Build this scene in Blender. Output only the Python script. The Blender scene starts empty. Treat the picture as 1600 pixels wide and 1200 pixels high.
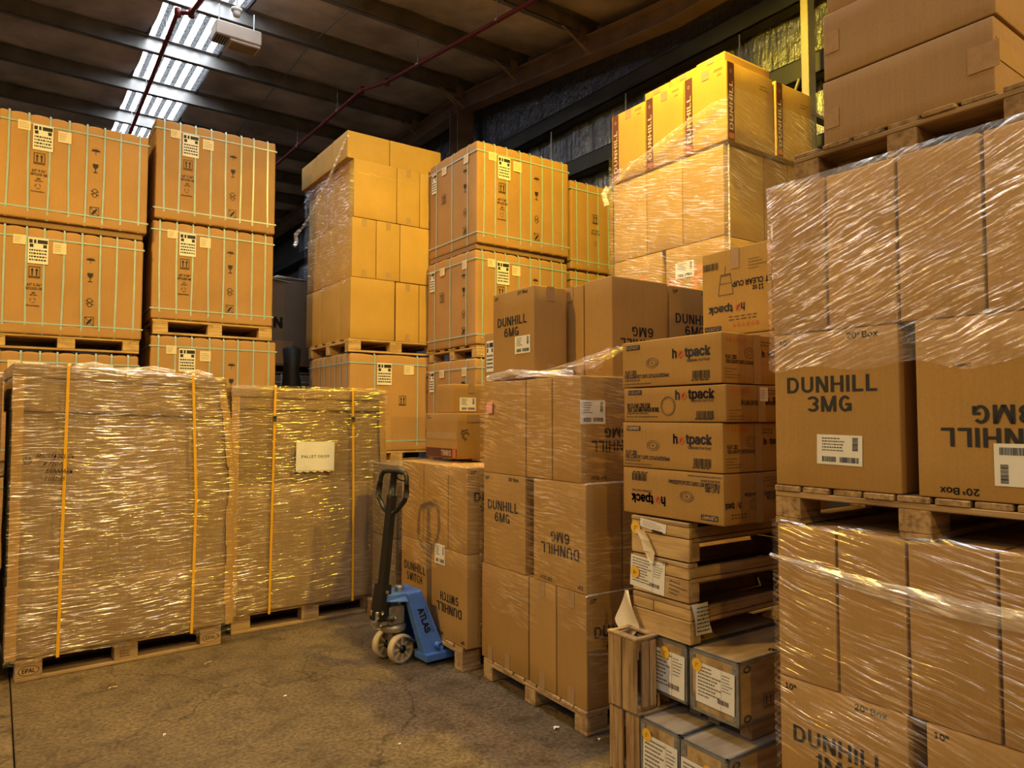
import bpy, bmesh, math, random
from mathutils import Vector, Matrix, noise

# ------------------------------------------------------------------ camera, world, lights, exposure
scene = bpy.context.scene
COL = scene.collection
PITCH = math.atan(53 / 1109.0)
cam_data = bpy.data.cameras.new('camera')
cam_data.sensor_width = 36.0
cam_data.lens = 1109.0 / 1600.0 * 36.0
cam_data.clip_start = 0.05
cam = bpy.data.objects.new('camera', cam_data)
cam.location = (0, 0, 1.60)
cam.rotation_euler = (math.pi / 2 + PITCH, 0, 0)
COL.objects.link(cam)
scene.camera = cam

world = bpy.data.worlds.new('world')
scene.world = world
world.use_nodes = True
world.node_tree.nodes['Background'].inputs[0].default_value = (0.62, 0.72, 0.9, 1)
world.node_tree.nodes['Background'].inputs[1].default_value = 1.0

scene.view_settings.view_transform = 'Standard'
scene.view_settings.look = 'None'
scene.view_settings.exposure = 0.0
scene.view_settings.gamma = 1.0
scene.view_settings.use_curve_mapping = False
try:
    scene.cycles.max_bounces = 4
    scene.cycles.adaptive_threshold = 0.045
    scene.cycles.transparent_max_bounces = 8
    scene.cycles.use_denoising = True
    scene.cycles.sample_clamp_indirect = 4.0
    scene.cycles.caustics_reflective = False
    scene.cycles.caustics_refractive = False
except Exception:
    pass

WARM = (1.0, 0.66, 0.03)
AMBER = (1.0, 0.60, 0.07)
# high bay lamps (position, power, colour, bulb radius); the housings are built further down
LAMPS = [((1.08, 4.75, 5.70), 780, WARM, 0.08),
         ((-4.8, 2.2, 5.72), 900, AMBER, 0.08),
         ((5.0, -2.0, 5.70), 1350, AMBER, 0.08),
         ((1.9, -4.8, 5.70), 480, AMBER, 0.08)]  # unseen lamp added to brighten the right-hand faces of the loose middle cartons
SKY_STRENGTH = 13.0

# ------------------------------------------------------------------ node helpers and materials
def node(nt, kind, **kw):
    n = nt.nodes.new(kind)
    for k, v in kw.items():
        if k in n.inputs:
            n.inputs[k].default_value = v
        else:
            setattr(n, k, v)
    return n

def new_mat(name):
    m = bpy.data.materials.new(name)
    m.use_nodes = True
    nt = m.node_tree
    nt.nodes.clear()
    out = nt.nodes.new('ShaderNodeOutputMaterial')
    return m, nt, out

def coords(nt, scale=(1, 1, 1), rand=True, kind='Object', rot=(0, 0, 0)):
    tc = node(nt, 'ShaderNodeTexCoord')
    mp = node(nt, 'ShaderNodeMapping')
    mp.inputs['Scale'].default_value = scale
    mp.inputs['Rotation'].default_value = rot
    src = tc.outputs[kind]
    if rand:
        oi = node(nt, 'ShaderNodeObjectInfo')
        mu = node(nt, 'ShaderNodeMath', operation='MULTIPLY')
        nt.links.new(oi.outputs['Random'], mu.inputs[0]); mu.inputs[1].default_value = 37.0
        ad = node(nt, 'ShaderNodeVectorMath', operation='ADD')
        nt.links.new(src, ad.inputs[0]); nt.links.new(mu.outputs[0], ad.inputs[1])
        src = ad.outputs[0]
    nt.links.new(src, mp.inputs['Vector'])
    return mp.outputs[0]

def tex_noise(nt, vec, scale, detail=3.0, rough=0.55):
    n = node(nt, 'ShaderNodeTexNoise')
    n.inputs['Scale'].default_value = scale
    n.inputs['Detail'].default_value = detail
    n.inputs['Roughness'].default_value = rough
    nt.links.new(vec, n.inputs['Vector'])
    return n.outputs['Fac']

def ramp(nt, fac, stops):
    r = node(nt, 'ShaderNodeValToRGB')
    el = r.color_ramp.elements
    while len(el) < len(stops):
        el.new(0.5)
    for e, (p, c) in zip(el, stops):
        e.position = p
        e.color = (c[0], c[1], c[2], 1) if not isinstance(c, (int, float)) else (c, c, c, 1)
    nt.links.new(fac, r.inputs[0])
    return r.outputs[0]

def mixc(nt, fac, a, b, blend='MIX'):
    m = node(nt, 'ShaderNodeMix', data_type='RGBA', blend_type=blend)
    if isinstance(fac, (int, float)):
        m.inputs[0].default_value = fac
    else:
        nt.links.new(fac, m.inputs[0])
    for sock, v in ((m.inputs[6], a), (m.inputs[7], b)):
        if isinstance(v, tuple):
            sock.default_value = (v[0], v[1], v[2], 1)
        else:
            nt.links.new(v, sock)
    return m.outputs[2]

def bump(nt, h, strength, dist=0.01):
    b = node(nt, 'ShaderNodeBump')
    b.inputs['Strength'].default_value = strength
    b.inputs['Distance'].default_value = dist
    nt.links.new(h, b.inputs['Height'])
    return b.outputs[0]

def principled(nt, out, col, rough=0.6, metal=0.0, normal=None, spec=0.5):
    p = node(nt, 'ShaderNodeBsdfPrincipled')
    if isinstance(col, tuple):
        p.inputs['Base Color'].default_value = (col[0], col[1], col[2], 1)
    else:
        nt.links.new(col, p.inputs['Base Color'])
    if isinstance(rough, (int, float)):
        p.inputs['Roughness'].default_value = rough
    else:
        nt.links.new(rough, p.inputs['Roughness'])
    p.inputs['Metallic'].default_value = metal
    p.inputs['Specular IOR Level'].default_value = spec
    if normal is not None:
        nt.links.new(normal, p.inputs['Normal'])
    if out is not None:
        nt.links.new(p.outputs[0], out.inputs[0])
    return p

def scl(c, k):
    return tuple(min(1.0, x * k) for x in c)

def m_plain(name, col, rough=0.6, metal=0.0, var=0.12, scale=6.0, spec=0.4):
    m, nt, out = new_mat(name)
    f = tex_noise(nt, coords(nt), scale, 4)
    c = ramp(nt, f, [(0.3, scl(col, 1 - var)), (0.7, scl(col, 1 + var))])
    principled(nt, out, c, rough, metal, bump(nt, f, 0.05), spec)
    return m

def m_card(name, col, rough=0.78, var=0.10, streak=0.10):
    m, nt, out = new_mat(name)
    big = tex_noise(nt, coords(nt, (1, 1, 1)), 2.6, 4)
    fib = tex_noise(nt, coords(nt, (60, 60, 2.2)), 1.6, 3)
    fine = tex_noise(nt, coords(nt, (1, 1, 1)), 130.0, 2)
    c = ramp(nt, big, [(0.25, scl(col, 1 - var)), (0.75, scl(col, 1 + var))])
    c2 = ramp(nt, fib, [(0.25, 1 - streak), (0.75, 1 + streak)])
    c = mixc(nt, 1.0, c, ramp(nt, fib, [(0.2, (1 - streak,) * 3), (0.8, (1.0,) * 3)]), 'MULTIPLY')
    c = mixc(nt, 1.0, c, ramp(nt, fine, [(0.2, (0.88,) * 3), (0.7, (1.0,) * 3)]), 'MULTIPLY')
    oi = node(nt, 'ShaderNodeObjectInfo')
    c = mixc(nt, 1.0, c, ramp(nt, oi.outputs['Random'], [(0.0, (0.9, 0.88, 0.86)), (1.0, (1.0, 1.0, 1.0))]), 'MULTIPLY')
    mb = node(nt, 'ShaderNodeMath', operation='ADD')
    nt.links.new(fib, mb.inputs[0]); nt.links.new(big, mb.inputs[1])
    principled(nt, out, c, rough, 0, bump(nt, mb.outputs[0], 0.16, 0.006), 0.25)
    return m

def m_wood(name, col, dark, scale=1.0):
    m, nt, out = new_mat(name)
    g = tex_noise(nt, coords(nt, (2.0, 38, 38)), 1.0 * scale, 5, 0.6)
    k = tex_noise(nt, coords(nt, (3.0, 9, 9)), 1.3, 3)
    c = ramp(nt, g, [(0.28, dark), (0.55, col), (0.8, scl(col, 1.15))])
    c = mixc(nt, 1.0, c, ramp(nt, k, [(0.25, (0.55, 0.5, 0.45)), (0.55, (1, 1, 1))]), 'MULTIPLY')
    principled(nt, out, c, 0.8, 0, bump(nt, g, 0.3, 0.004), 0.2)
    return m

def m_film(name, haze=0.02, streak=0.12, rot=0.0, gloss=0.25, crumple=0.0, stretch=(1.3, 70), rough=0.13, fine=0.3, thresh=(0.50, 0.72)):
    """clear stretch film: light passes almost untouched; pulled streaks scatter a little and shine"""
    m, nt, out = new_mat(name)
    tc = node(nt, 'ShaderNodeTexCoord')
    r1 = node(nt, 'ShaderNodeMapping'); r1.inputs['Rotation'].default_value = (0, 0, rot)
    nt.links.new(tc.outputs['UV'], r1.inputs[0])
    warp = tex_noise(nt, r1.outputs[0], 2.2, 2)
    wv = node(nt, 'ShaderNodeVectorMath', operation='SCALE'); wv.inputs['Scale'].default_value = 0.07
    cx = node(nt, 'ShaderNodeCombineXYZ'); nt.links.new(warp, cx.inputs[1])
    nt.links.new(cx.outputs[0], wv.inputs[0])
    ad = node(nt, 'ShaderNodeVectorMath', operation='ADD')
    nt.links.new(r1.outputs[0], ad.inputs[0]); nt.links.new(wv.outputs[0], ad.inputs[1])
    def stretched(sx, sy, det):
        s1 = node(nt, 'ShaderNodeMapping'); s1.inputs['Scale'].default_value = (sx, sy, 1)
        nt.links.new(ad.outputs[0], s1.inputs[0])
        return tex_noise(nt, s1.outputs[0], 1.0, det, 0.62)
    st = stretched(stretch[0], stretch[1], 2.5)
    st2 = stretched(stretch[0] * 2.2, stretch[1] * 1.5, 2)
    broad = tex_noise(nt, r1.outputs[0], 3.0, 3)
    cr = tex_noise(nt, r1.outputs[0], 55.0, 3, 0.65)
    h = node(nt, 'ShaderNodeMath', operation='MULTIPLY_ADD')
    nt.links.new(cr, h.inputs[0]); h.inputs[1].default_value = crumple; nt.links.new(st, h.inputs[2])
    h2 = node(nt, 'ShaderNodeMath', operation='MULTIPLY_ADD')
    nt.links.new(st2, h2.inputs[0]); h2.inputs[1].default_value = 0.35; nt.links.new(h.outputs[0], h2.inputs[2])
    nrm = bump(nt, h2.outputs[0], fine, 0.010)
    sf = ramp(nt, st, [(thresh[0], 0.0), (thresh[1], 1.0)])
    sf2 = ramp(nt, st2, [(0.50, 0.0), (0.60, 1.0)])
    bf = ramp(nt, broad, [(0.38, 0.10), (0.64, 1.0)])
    hz = node(nt, 'ShaderNodeMath', operation='MULTIPLY'); nt.links.new(sf, hz.inputs[0]); nt.links.new(bf, hz.inputs[1])
    gl_ = node(nt, 'ShaderNodeMath', operation='MULTIPLY'); nt.links.new(sf2, gl_.inputs[0]); nt.links.new(bf, gl_.inputs[1])
    hz2 = node(nt, 'ShaderNodeMath', operation='MULTIPLY_ADD', use_clamp=True)
    nt.links.new(hz.outputs[0], hz2.inputs[0]); hz2.inputs[1].default_value = streak; hz2.inputs[2].default_value = haze
    tr = node(nt, 'ShaderNodeBsdfTransparent'); tr.inputs[0].default_value = (0.985, 0.985, 0.985, 1)
    df = node(nt, 'ShaderNodeBsdfDiffuse'); df.inputs[0].default_value = (0.86, 0.84, 0.84, 1)
    nt.links.new(nrm, df.inputs['Normal'])
    m1 = node(nt, 'ShaderNodeMixShader')
    nt.links.new(hz2.outputs[0], m1.inputs[0]); nt.links.new(tr.outputs[0], m1.inputs[1]); nt.links.new(df.outputs[0], m1.inputs[2])
    gl = node(nt, 'ShaderNodeBsdfGlossy'); gl.inputs['Roughness'].default_value = rough
    gm = node(nt, 'ShaderNodeMath', operation='MULTIPLY_ADD')
    nt.links.new(gl_.outputs[0], gm.inputs[0]); gm.inputs[1].default_value = gloss; gm.inputs[2].default_value = gloss * 0.04
    cc = node(nt, 'ShaderNodeCombineColor')
    for i in range(3): nt.links.new(gm.outputs[0], cc.inputs[i])
    nt.links.new(cc.outputs[0], gl.inputs['Color'])
    nt.links.new(nrm, gl.inputs['Normal'])
    m2 = node(nt, 'ShaderNodeAddShader')
    nt.links.new(m1.outputs[0], m2.inputs[0]); nt.links.new(gl.outputs[0], m2.inputs[1])
    nt.links.new(m2.outputs[0], out.inputs[0])
    return m

def m_emit(name, col, strength):
    m, nt, out = new_mat(name)
    e = node(nt, 'ShaderNodeEmission')
    e.inputs[0].default_value = (*col, 1); e.inputs[1].default_value = strength
    nt.links.new(e.outputs[0], out.inputs[0])
    return m

def m_foil(name, col):
    m, nt, out = new_mat(name)
    v = coords(nt, (9, 9, 0.9))
    st = tex_noise(nt, v, 2.0, 4, 0.6)
    cr = tex_noise(nt, coords(nt), 9.0, 4, 0.6)
    h = node(nt, 'ShaderNodeMath', operation='ADD'); nt.links.new(st, h.inputs[0]); nt.links.new(cr, h.inputs[1])
    c = ramp(nt, cr, [(0.3, scl(col, 0.8)), (0.7, scl(col, 1.15))])
    principled(nt, out, c, 0.32, 0.6, bump(nt, h.outputs[0], 0.75, 0.05))
    return m

def m_floor(name):
    m, nt, out = new_mat(name)
    v = coords(nt, (1, 1, 1), False)
    a = tex_noise(nt, v, 0.9, 6, 0.62)
    b = tex_noise(nt, v, 6.0, 6, 0.7)
    d = tex_noise(nt, v, 45.0, 4, 0.7)
    c = ramp(nt, a, [(0.28, (0.125, 0.086, 0.052)), (0.52, (0.180, 0.130, 0.080)), (0.75, (0.245, 0.178, 0.110))])
    c = mixc(nt, 1.0, c, ramp(nt, b, [(0.30, (0.45, 0.44, 0.43)), (0.50, (0.9, 0.9, 0.9)), (0.75, (1.12, 1.1, 1.06))]), 'MULTIPLY')
    c = mixc(nt, 1.0, c, ramp(nt, d, [(0.34, (0.45, 0.44, 0.43)), (0.62, (1.12, 1.12, 1.12))]), 'MULTIPLY')
    vo = node(nt, 'ShaderNodeTexVoronoi', feature='DISTANCE_TO_EDGE'); vo.inputs['Scale'].default_value = 0.55
    dv = node(nt, 'ShaderNodeVectorMath', operation='MULTIPLY_ADD')
    nz_ = node(nt, 'ShaderNodeTexNoise'); nz_.inputs['Scale'].default_value = 2.5; nz_.inputs['Detail'].default_value = 5
    nt.links.new(v, nz_.inputs['Vector']); nt.links.new(nz_.outputs['Color'], dv.inputs[0]); dv.inputs[1].default_value = (.7, .7, .7); nt.links.new(v, dv.inputs[2])
    nt.links.new(dv.outputs[0], vo.inputs['Vector'])
    c = mixc(nt, 1.0, c, ramp(nt, vo.outputs['Distance'], [(0.0, (0.45, 0.43, 0.40)), (0.006, (1, 1, 1))]), 'MULTIPLY')
    r = ramp(nt, b, [(0.3, 0.42), (0.7, 0.68)])
    hh = node(nt, 'ShaderNodeMath', operation='ADD'); nt.links.new(b, hh.inputs[0]); nt.links.new(d, hh.inputs[1])
    principled(nt, out, c, r, 0, bump(nt, hh.outputs[0], 0.22, 0.01), 0.4)
    return m

M = {}
KR = (0.47, 0.272, 0.088)
M['card'] = m_card('cardboard', KR)
M['card_bulk'] = m_card('cardboard_bulk', (0.35, 0.225, 0.115), streak=0.22)
M['card_dark'] = m_card('cardboard_brown', (0.36, 0.225, 0.125))
M['card_light'] = m_card('cardboard_pale', (0.57, 0.350, 0.095), streak=0.06)
M['card_tile'] = m_card('cardboard_tile_carton', (0.50, 0.285, 0.120), streak=0.08)
M['card_shaded'] = m_card('cardboard_shaded', (0.20, 0.15, 0.11))  # cardboard darkened in its colour for cartons standing in shade
M['tape'] = m_plain('brown_tape', (0.40, 0.25, 0.12), 0.32, 0, 0.06, 20, 0.5)
M['tape_clear'] = m_plain('clear_tape', (0.33, 0.205, 0.115), 0.7, 0, 0.12, 40, 0.2)
M['ink'] = m_plain('black_ink', (0.022, 0.020, 0.022), 0.6, 0, 0.1)
M['ink_soft'] = m_plain('faded_ink', (0.13, 0.085, 0.055), 0.7, 0, 0.15)
M['ink_blue'] = m_plain('navy_ink', (0.018, 0.018, 0.040), 0.6, 0, 0.1)
M['ink_red'] = m_plain('red_orange_ink', (0.52, 0.13, 0.04), 0.6, 0, 0.1)
M['ink_orange'] = m_plain('orange_ink', (0.80, 0.27, 0.07), 0.6, 0, 0.08)
M['maroon'] = m_plain('maroon_print', (0.11, 0.030, 0.020), 0.6, 0, 0.08)
M['cream_ink'] = m_plain('cream_print', (0.62, 0.45, 0.30), 0.6, 0, 0.08)
M['paper'] = m_plain('white_paper', (0.80, 0.77, 0.72), 0.6, 0, 0.04, 12)
M['paper_cream'] = m_plain('cream_paper', (0.78, 0.66, 0.48), 0.6, 0, 0.04, 12)
M['paper_pink'] = m_plain('pink_paper', (0.85, 0.36, 0.33), 0.6, 0, 0.05)
M['sticker'] = m_plain('yellow_sticker', (0.85, 0.50, 0.05), 0.5, 0, 0.05)
M['teal'] = m_plain('teal_strap', (0.36, 0.50, 0.56), 0.30, 0, 0.10, 12, 0.7)
M['yellow'] = m_plain('yellow_strap', (0.85, 0.44, 0.015), 0.35, 0, 0.06, 20, 0.6)
M['steel'] = m_plain('galvanised_steel', (0.36, 0.37, 0.38), 0.42, 0.75, 0.2, 25)
M['steel_dark'] = m_plain('dark_steel', (0.055, 0.055, 0.055), 0.55, 0.3, 0.2)
M['purlin'] = m_plain('grey_purlin_steel', (0.30, 0.29, 0.28), 0.42, 0.55, 0.25, 3)
M['rafter'] = m_plain('primed_rafter_steel', (0.30, 0.225, 0.185), 0.6, 0.1, 0.2, 3)
M['girt'] = m_plain('dark_girt_steel', (0.035, 0.036, 0.036), 0.5, 0.3, 0.2, 3)
M['roof'] = m_plain('roof_insulation', (0.62, 0.54, 0.52), 0.5, 0.0, 0.45, 1.3)
M['foil'] = m_foil('foil_insulation', (0.21, 0.225, 0.28))
M['pipe'] = m_plain('red_pipe', (0.16, 0.018, 0.016), 0.4, 0, 0.1)
M['white_post'] = m_plain('cream_painted_steel', (0.22, 0.21, 0.24), 0.5, 0, 0.08)
M['fixture'] = m_plain('beige_fixture', (0.50, 0.40, 0.32), 0.5, 0, 0.06)
M['lampshade'] = m_plain('lamp_housing', (0.30, 0.30, 0.31), 0.35, 0.8, 0.1)
M['wall'] = m_plain('dull_wall_sheet', (0.075, 0.070, 0.068), 0.6, 0.1, 0.3, 1.0)
M['floor'] = m_floor('stained_concrete')
M['wood'] = m_wood('pallet_wood', (0.50, 0.335, 0.175), (0.30, 0.185, 0.085))
M['wood_new'] = m_wood('fresh_wood', (0.62, 0.42, 0.20), (0.42, 0.25, 0.10))
M['wood_dark'] = m_wood('weathered_wood', (0.30, 0.195, 0.105), (0.14, 0.085, 0.045))
M['wood_old'] = m_wood('old_grey_wood', (0.46, 0.30, 0.15), (0.17, 0.10, 0.05), 1.3)
M['plywood'] = m_wood('plywood', (0.52, 0.36, 0.185), (0.36, 0.235, 0.11), 0.7)
M['plywood_dusty'] = m_wood('dusty_plywood', (0.36, 0.285, 0.205), (0.25, 0.19, 0.13), 0.6)
M['blue'] = m_plain('blue_paint', (0.07, 0.175, 0.52), 0.38, 0.1, 0.12, 14, 0.5)
M['black_paint'] = m_plain('black_paint', (0.012, 0.012, 0.013), 0.38, 0.2, 0.1, 10, 0.5)
M['brass'] = m_plain('oily_cast_metal', (0.42, 0.35, 0.25), 0.42, 0.6, 0.25, 20)
M['wheel'] = m_plain('nylon_wheel', (0.60, 0.47, 0.27), 0.45, 0, 0.15, 20)
M['wheel_dark'] = m_plain('wheel_web', (0.30, 0.24, 0.15), 0.5, 0, 0.2, 20)
M['black'] = m_plain('black_plastic', (0.012, 0.011, 0.010), 0.6)
M['film'] = m_film('stretch_film', 0.010, 0.28, -0.08, 0.5, 0.05, (3.0, 50), 0.18, 0.95, (0.58, 0.70))
M['film_load'] = m_film('stretch_film_tight', 0.010, 0.18, 0.03, 0.58, 0.05, (3.2, 60), 0.20, 1.15, (0.60, 0.72))
M['film_diag'] = m_film('stretch_film_slanting', 0.03, 0.36, -0.24, 0.7, 0.2, (2.6, 60), 0.18, 1.05, (0.54, 0.68))
M['film_right'] = m_film('stretch_film_crinkled', 0.05, 0.22, 0.36, 0.62, 0.85, (4.0, 70), 0.15, 1.05, (0.57, 0.72))
M['film_low'] = m_film('stretch_film_pulled', 0.010, 0.24, -0.20, 0.70, 0.15, (2.4, 54), 0.17, 1.05, (0.58, 0.70))
M['film_loose'] = m_film('stretch_film_bunched', 0.25, 0.45, 0.1, 1.0, 0.3, (4, 40), 0.18, 0.9)
M['sky'] = m_emit('daylit_skylight_sheet', (0.86, 0.93, 1.0), SKY_STRENGTH)
M['sky_dim'] = m_plain('skylight_rib', (0.30, 0.31, 0.33), 0.5)
M['lamp_glow'] = m_emit('lamp_lens', (1.0, 0.62, 0.22), 20.0)

# ------------------------------------------------------------------ mesh helpers
R = random.Random(7)

class MB:
    """collects quads, boxes and tubes; build() links them as one mesh object"""
    def __init__(s):
        s.v, s.f, s.m = [], [], []
    def quad(s, a, b, c, d, mi=0):
        n = len(s.v); s.v += [tuple(a), tuple(b), tuple(c), tuple(d)]; s.f.append((n, n + 1, n + 2, n + 3)); s.m.append(mi)
    def poly(s, pts, mi=0):
        n = len(s.v); s.v += [tuple(p) for p in pts]; s.f.append(tuple(range(n, n + len(pts)))); s.m.append(mi)
    def box(s, x0, x1, y0, y1, z0, z1, mi=0, c=0.0):
        n = len(s.v)
        if c <= 0:
            s.v += [(x, y, z) for z in (z0, z1) for y in (y0, y1) for x in (x0, x1)]
            for q in ((0, 2, 3, 1), (4, 5, 7, 6), (0, 1, 5, 4), (1, 3, 7, 5), (3, 2, 6, 7), (2, 0, 4, 6)):
                s.f.append(tuple(n + i for i in q)); s.m.append(mi)
            return
        rings = []
        for z, k in ((z0, c), (z0 + c, 0), (z1 - c, 0), (z1, c)):
            xs0, xs1, ys0, ys1 = x0 + k, x1 - k, y0 + k, y1 - k
            e = c
            ring = [(xs0 + e, ys0), (xs1 - e, ys0), (xs1, ys0 + e), (xs1, ys1 - e), (xs1 - e, ys1), (xs0 + e, ys1), (xs0, ys1 - e), (xs0, ys0 + e)]
            rings.append([(a, b, z) for a, b in ring])
        for r in rings:
            s.v += r
        for i in range(3):
            for j in range(8):
                s.f.append((n + i * 8 + j, n + i * 8 + (j + 1) % 8, n + (i + 1) * 8 + (j + 1) % 8, n + (i + 1) * 8 + j)); s.m.append(mi)
        s.f.append(tuple(n + j for j in range(7, -1, -1))); s.m.append(mi)
        s.f.append(tuple(n + 24 + j for j in range(8))); s.m.append(mi)
    def prism(s, pts, axis_vec, mi=0):
        """closed polygon pts swept by axis_vec"""
        n = len(s.v); k = len(pts); a = Vector(axis_vec)
        s.v += [tuple(p) for p in pts] + [tuple(Vector(p) + a) for p in pts]
        s.f.append(tuple(n + i for i in range(k - 1, -1, -1))); s.m.append(mi)
        s.f.append(tuple(n + k + i for i in range(k))); s.m.append(mi)
        for i in range(k):
            j = (i + 1) % k
            s.f.append((n + i, n + j, n + k + j, n + k + i)); s.m.append(mi)
    def tube(s, pts, r, seg=8, mi=0, closed=False, caps=True):
        pts = [Vector(p) for p in pts]
        n0 = len(s.v); k = len(pts); up = Vector((0.03, 0.07, 1)).normalized()
        for i, p in enumerate(pts):
            if closed:
                t = pts[(i + 1) % k] - pts[i - 1]
            else:
                t = pts[min(i + 1, k - 1)] - pts[max(i - 1, 0)]
            t.normalize()
            x = t.cross(up)
            if x.length < 1e-3:
                x = t.cross(Vector((1, 0, 0)))
            x.normalize(); y = x.cross(t)
            rr = r[i] if isinstance(r, (list, tuple)) else r
            for j in range(seg):
                a = 2 * math.pi * j / seg
                s.v.append(tuple(p + x * (rr * math.cos(a)) + y * (rr * math.sin(a))))
        for i in range(k if closed else k - 1):
            i2 = (i + 1) % k
            for j in range(seg):
                j2 = (j + 1) % seg
                s.f.append((n0 + i * seg + j, n0 + i * seg + j2, n0 + i2 * seg + j2, n0 + i2 * seg + j)); s.m.append(mi)
        if caps and not closed:
            s.f.append(tuple(n0 + j for j in range(seg))); s.m.append(mi)
            s.f.append(tuple(n0 + (k - 1) * seg + j for j in range(seg - 1, -1, -1))); s.m.append(mi)
    def lathe(s, prof, seg=24, axis='y', mi=0, center=(0, 0, 0)):
        """prof: (radius, along-axis) pairs"""
        n0 = len(s.v)
        for r, h in prof:
            for j in range(seg):
                a = 2 * math.pi * j / seg
                c_, s_ = r * math.cos(a), r * math.sin(a)
                p = (c_, h, s_) if axis == 'y' else ((c_, s_, h) if axis == 'z' else (h, c_, s_))
                s.v.append((p[0] + center[0], p[1] + center[1], p[2] + center[2]))
        for i in range(len(prof) - 1):
            for j in range(seg):
                j2 = (j + 1) % seg
                s.f.append((n0 + i * seg + j, n0 + i * seg + j2, n0 + (i + 1) * seg + j2, n0 + (i + 1) * seg + j)); s.m.append(mi)
    def mesh(s, name, mats, smooth=False):
        me = bpy.data.meshes.new(name)
        me.from_pydata(s.v, [], s.f)
        for m in (mats if isinstance(mats, (list, tuple)) else [mats]):
            me.materials.append(m)
        if max(s.m, default=0) > 0:
            me.polygons.foreach_set('material_index', s.m)
        if smooth:
            me.polygons.foreach_set('use_smooth', [True] * len(me.polygons))
        me.update()
        return me
    def build(s, name, mats, parent=None, smooth=False, loc=None, rot=None):
        return link(name, s.mesh(name, mats, smooth), parent, loc, rot)

def link(name, me, parent=None, loc=None, rot=None, mat4=None, scale=None):
    o = bpy.data.objects.new(name, me)
    COL.objects.link(o)
    if parent is not None:
        o.parent = parent
    if mat4 is not None:
        o.matrix_local = mat4
    if loc is not None:
        o.location = loc
    if rot is not None:
        o.rotation_euler = (0, 0, rot) if isinstance(rot, (int, float)) else rot
    if scale is not None:
        o.scale = scale
    return o

def tag(o, label, cat, group=None):
    o['label'] = label; o['category'] = cat
    if group:
        o['group'] = group
    return o

def struct(o):
    o['kind'] = 'structure'
    return o

def empty(name, loc, rot=0.0):
    o = bpy.data.objects.new(name, None)
    o.empty_display_size = 0.1
    COL.objects.link(o)
    o.location = loc; o.rotation_euler = (0, 0, rot)
    return o

class Frame:
    """plan frame of a stack: x runs right and away along the aisle, y left and away"""
    def __init__(s, ox, oy, deg):
        s.o = Vector((ox, oy)); s.t = math.radians(deg)
        s.u = Vector((math.cos(s.t), math.sin(s.t))); s.w = Vector((-math.sin(s.t), math.cos(s.t)))
    def p(s, a, b, z=0.0):
        q = s.o + s.u * a + s.w * b
        return Vector((q.x, q.y, z))
    def sub(s, a, b, ddeg=0.0):
        q = s.p(a, b)
        return Frame(q.x, q.y, math.degrees(s.t) + ddeg)

# ---- soft (rounded, slightly wobbly) boxes
def axis_coords(h, r, n):
    mid = [-h + r + (2 * h - 2 * r) * i / n for i in range(n + 1)]
    return [-h, -h + r * 0.35] + mid + [h - r * 0.35, h]

def soft_box_mesh(name, w, d, h, mat, r=0.008, n=(5, 5, 5), wob=0.003, seed=0, fn=None):
    """box w x d x h, base at z=0, rounded edges, gently uneven faces; fn(p)->p reshapes it"""
    hx, hy, hz = w / 2, d / 2, h / 2
    r = min(r, hx * .4, hy * .4, hz * .4)
    xs, ys, zs = axis_coords(hx, r, n[0]), axis_coords(hy, r, n[1]), axis_coords(hz, r, n[2])
    idx, verts, faces = {}, [], []
    off = Vector((seed * 3.17, seed * 1.31, seed * 7.7))
    def vert(i, j, k):
        key = (i, j, k)
        if key in idx:
            return idx[key]
        p = Vector((xs[i], ys[j], zs[k]))
        q = Vector((max(-hx + r, min(hx - r, p.x)), max(-hy + r, min(hy - r, p.y)), max(-hz + r, min(hz - r, p.z))))
        dv = p - q
        if dv.length > 1e-9:
            dv.normalize()
            p = q + dv * r
        if wob:
            nv = Vector(((abs(p.x) >= hx * .999) * math.copysign(1, p.x), (abs(p.y) >= hy * .999) * math.copysign(1, p.y), (abs(p.z) >= hz * .999) * math.copysign(1, p.z)))
            k_ = noise.noise((p + off) * 4.0)
            p = p + nv * (k_ * wob)
            p = p + Vector((noise.noise((p + off) * 2.1), noise.noise((p - off) * 2.3), 0)) * (wob * 0.6)
        p.z += hz
        if fn:
            p = fn(p)
        idx[key] = len(verts); verts.append(tuple(p))
        return idx[key]
    X, Y, Z = len(xs), len(ys), len(zs)
    for i in range(X - 1):
        for j in range(Y - 1):
            faces.append((vert(i, j, 0), vert(i, j + 1, 0), vert(i + 1, j + 1, 0), vert(i + 1, j, 0)))
            faces.append((vert(i, j, Z - 1), vert(i + 1, j, Z - 1), vert(i + 1, j + 1, Z - 1), vert(i, j + 1, Z - 1)))
    for i in range(X - 1):
        for k in range(Z - 1):
            faces.append((vert(i, 0, k), vert(i + 1, 0, k), vert(i + 1, 0, k + 1), vert(i, 0, k + 1)))
            faces.append((vert(i, Y - 1, k), vert(i, Y - 1, k + 1), vert(i + 1, Y - 1, k + 1), vert(i + 1, Y - 1, k)))
    for j in range(Y - 1):
        for k in range(Z - 1):
            faces.append((vert(0, j, k), vert(0, j, k + 1), vert(0, j + 1, k + 1), vert(0, j + 1, k)))
            faces.append((vert(X - 1, j, k), vert(X - 1, j + 1, k), vert(X - 1, j + 1, k + 1), vert(X - 1, j, k + 1)))
    me = bpy.data.meshes.new(name)
    me.from_pydata(verts, [], faces)
    me.materials.append(mat)
    me.polygons.foreach_set('use_smooth', [True] * len(me.polygons))
    me.update()
    return me

_card_cache = {}
def carton_mesh(w, d, h, mat):
    v = R.randrange(3)
    key = (round(w, 3), round(d, 3), round(h, 3), mat.name, v)
    if key not in _card_cache:
        _card_cache[key] = soft_box_mesh('carton', w, d, h, mat, 0.006, (5, 5, 5), 0.0012, v + 1)
    return _card_cache[key]

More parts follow.
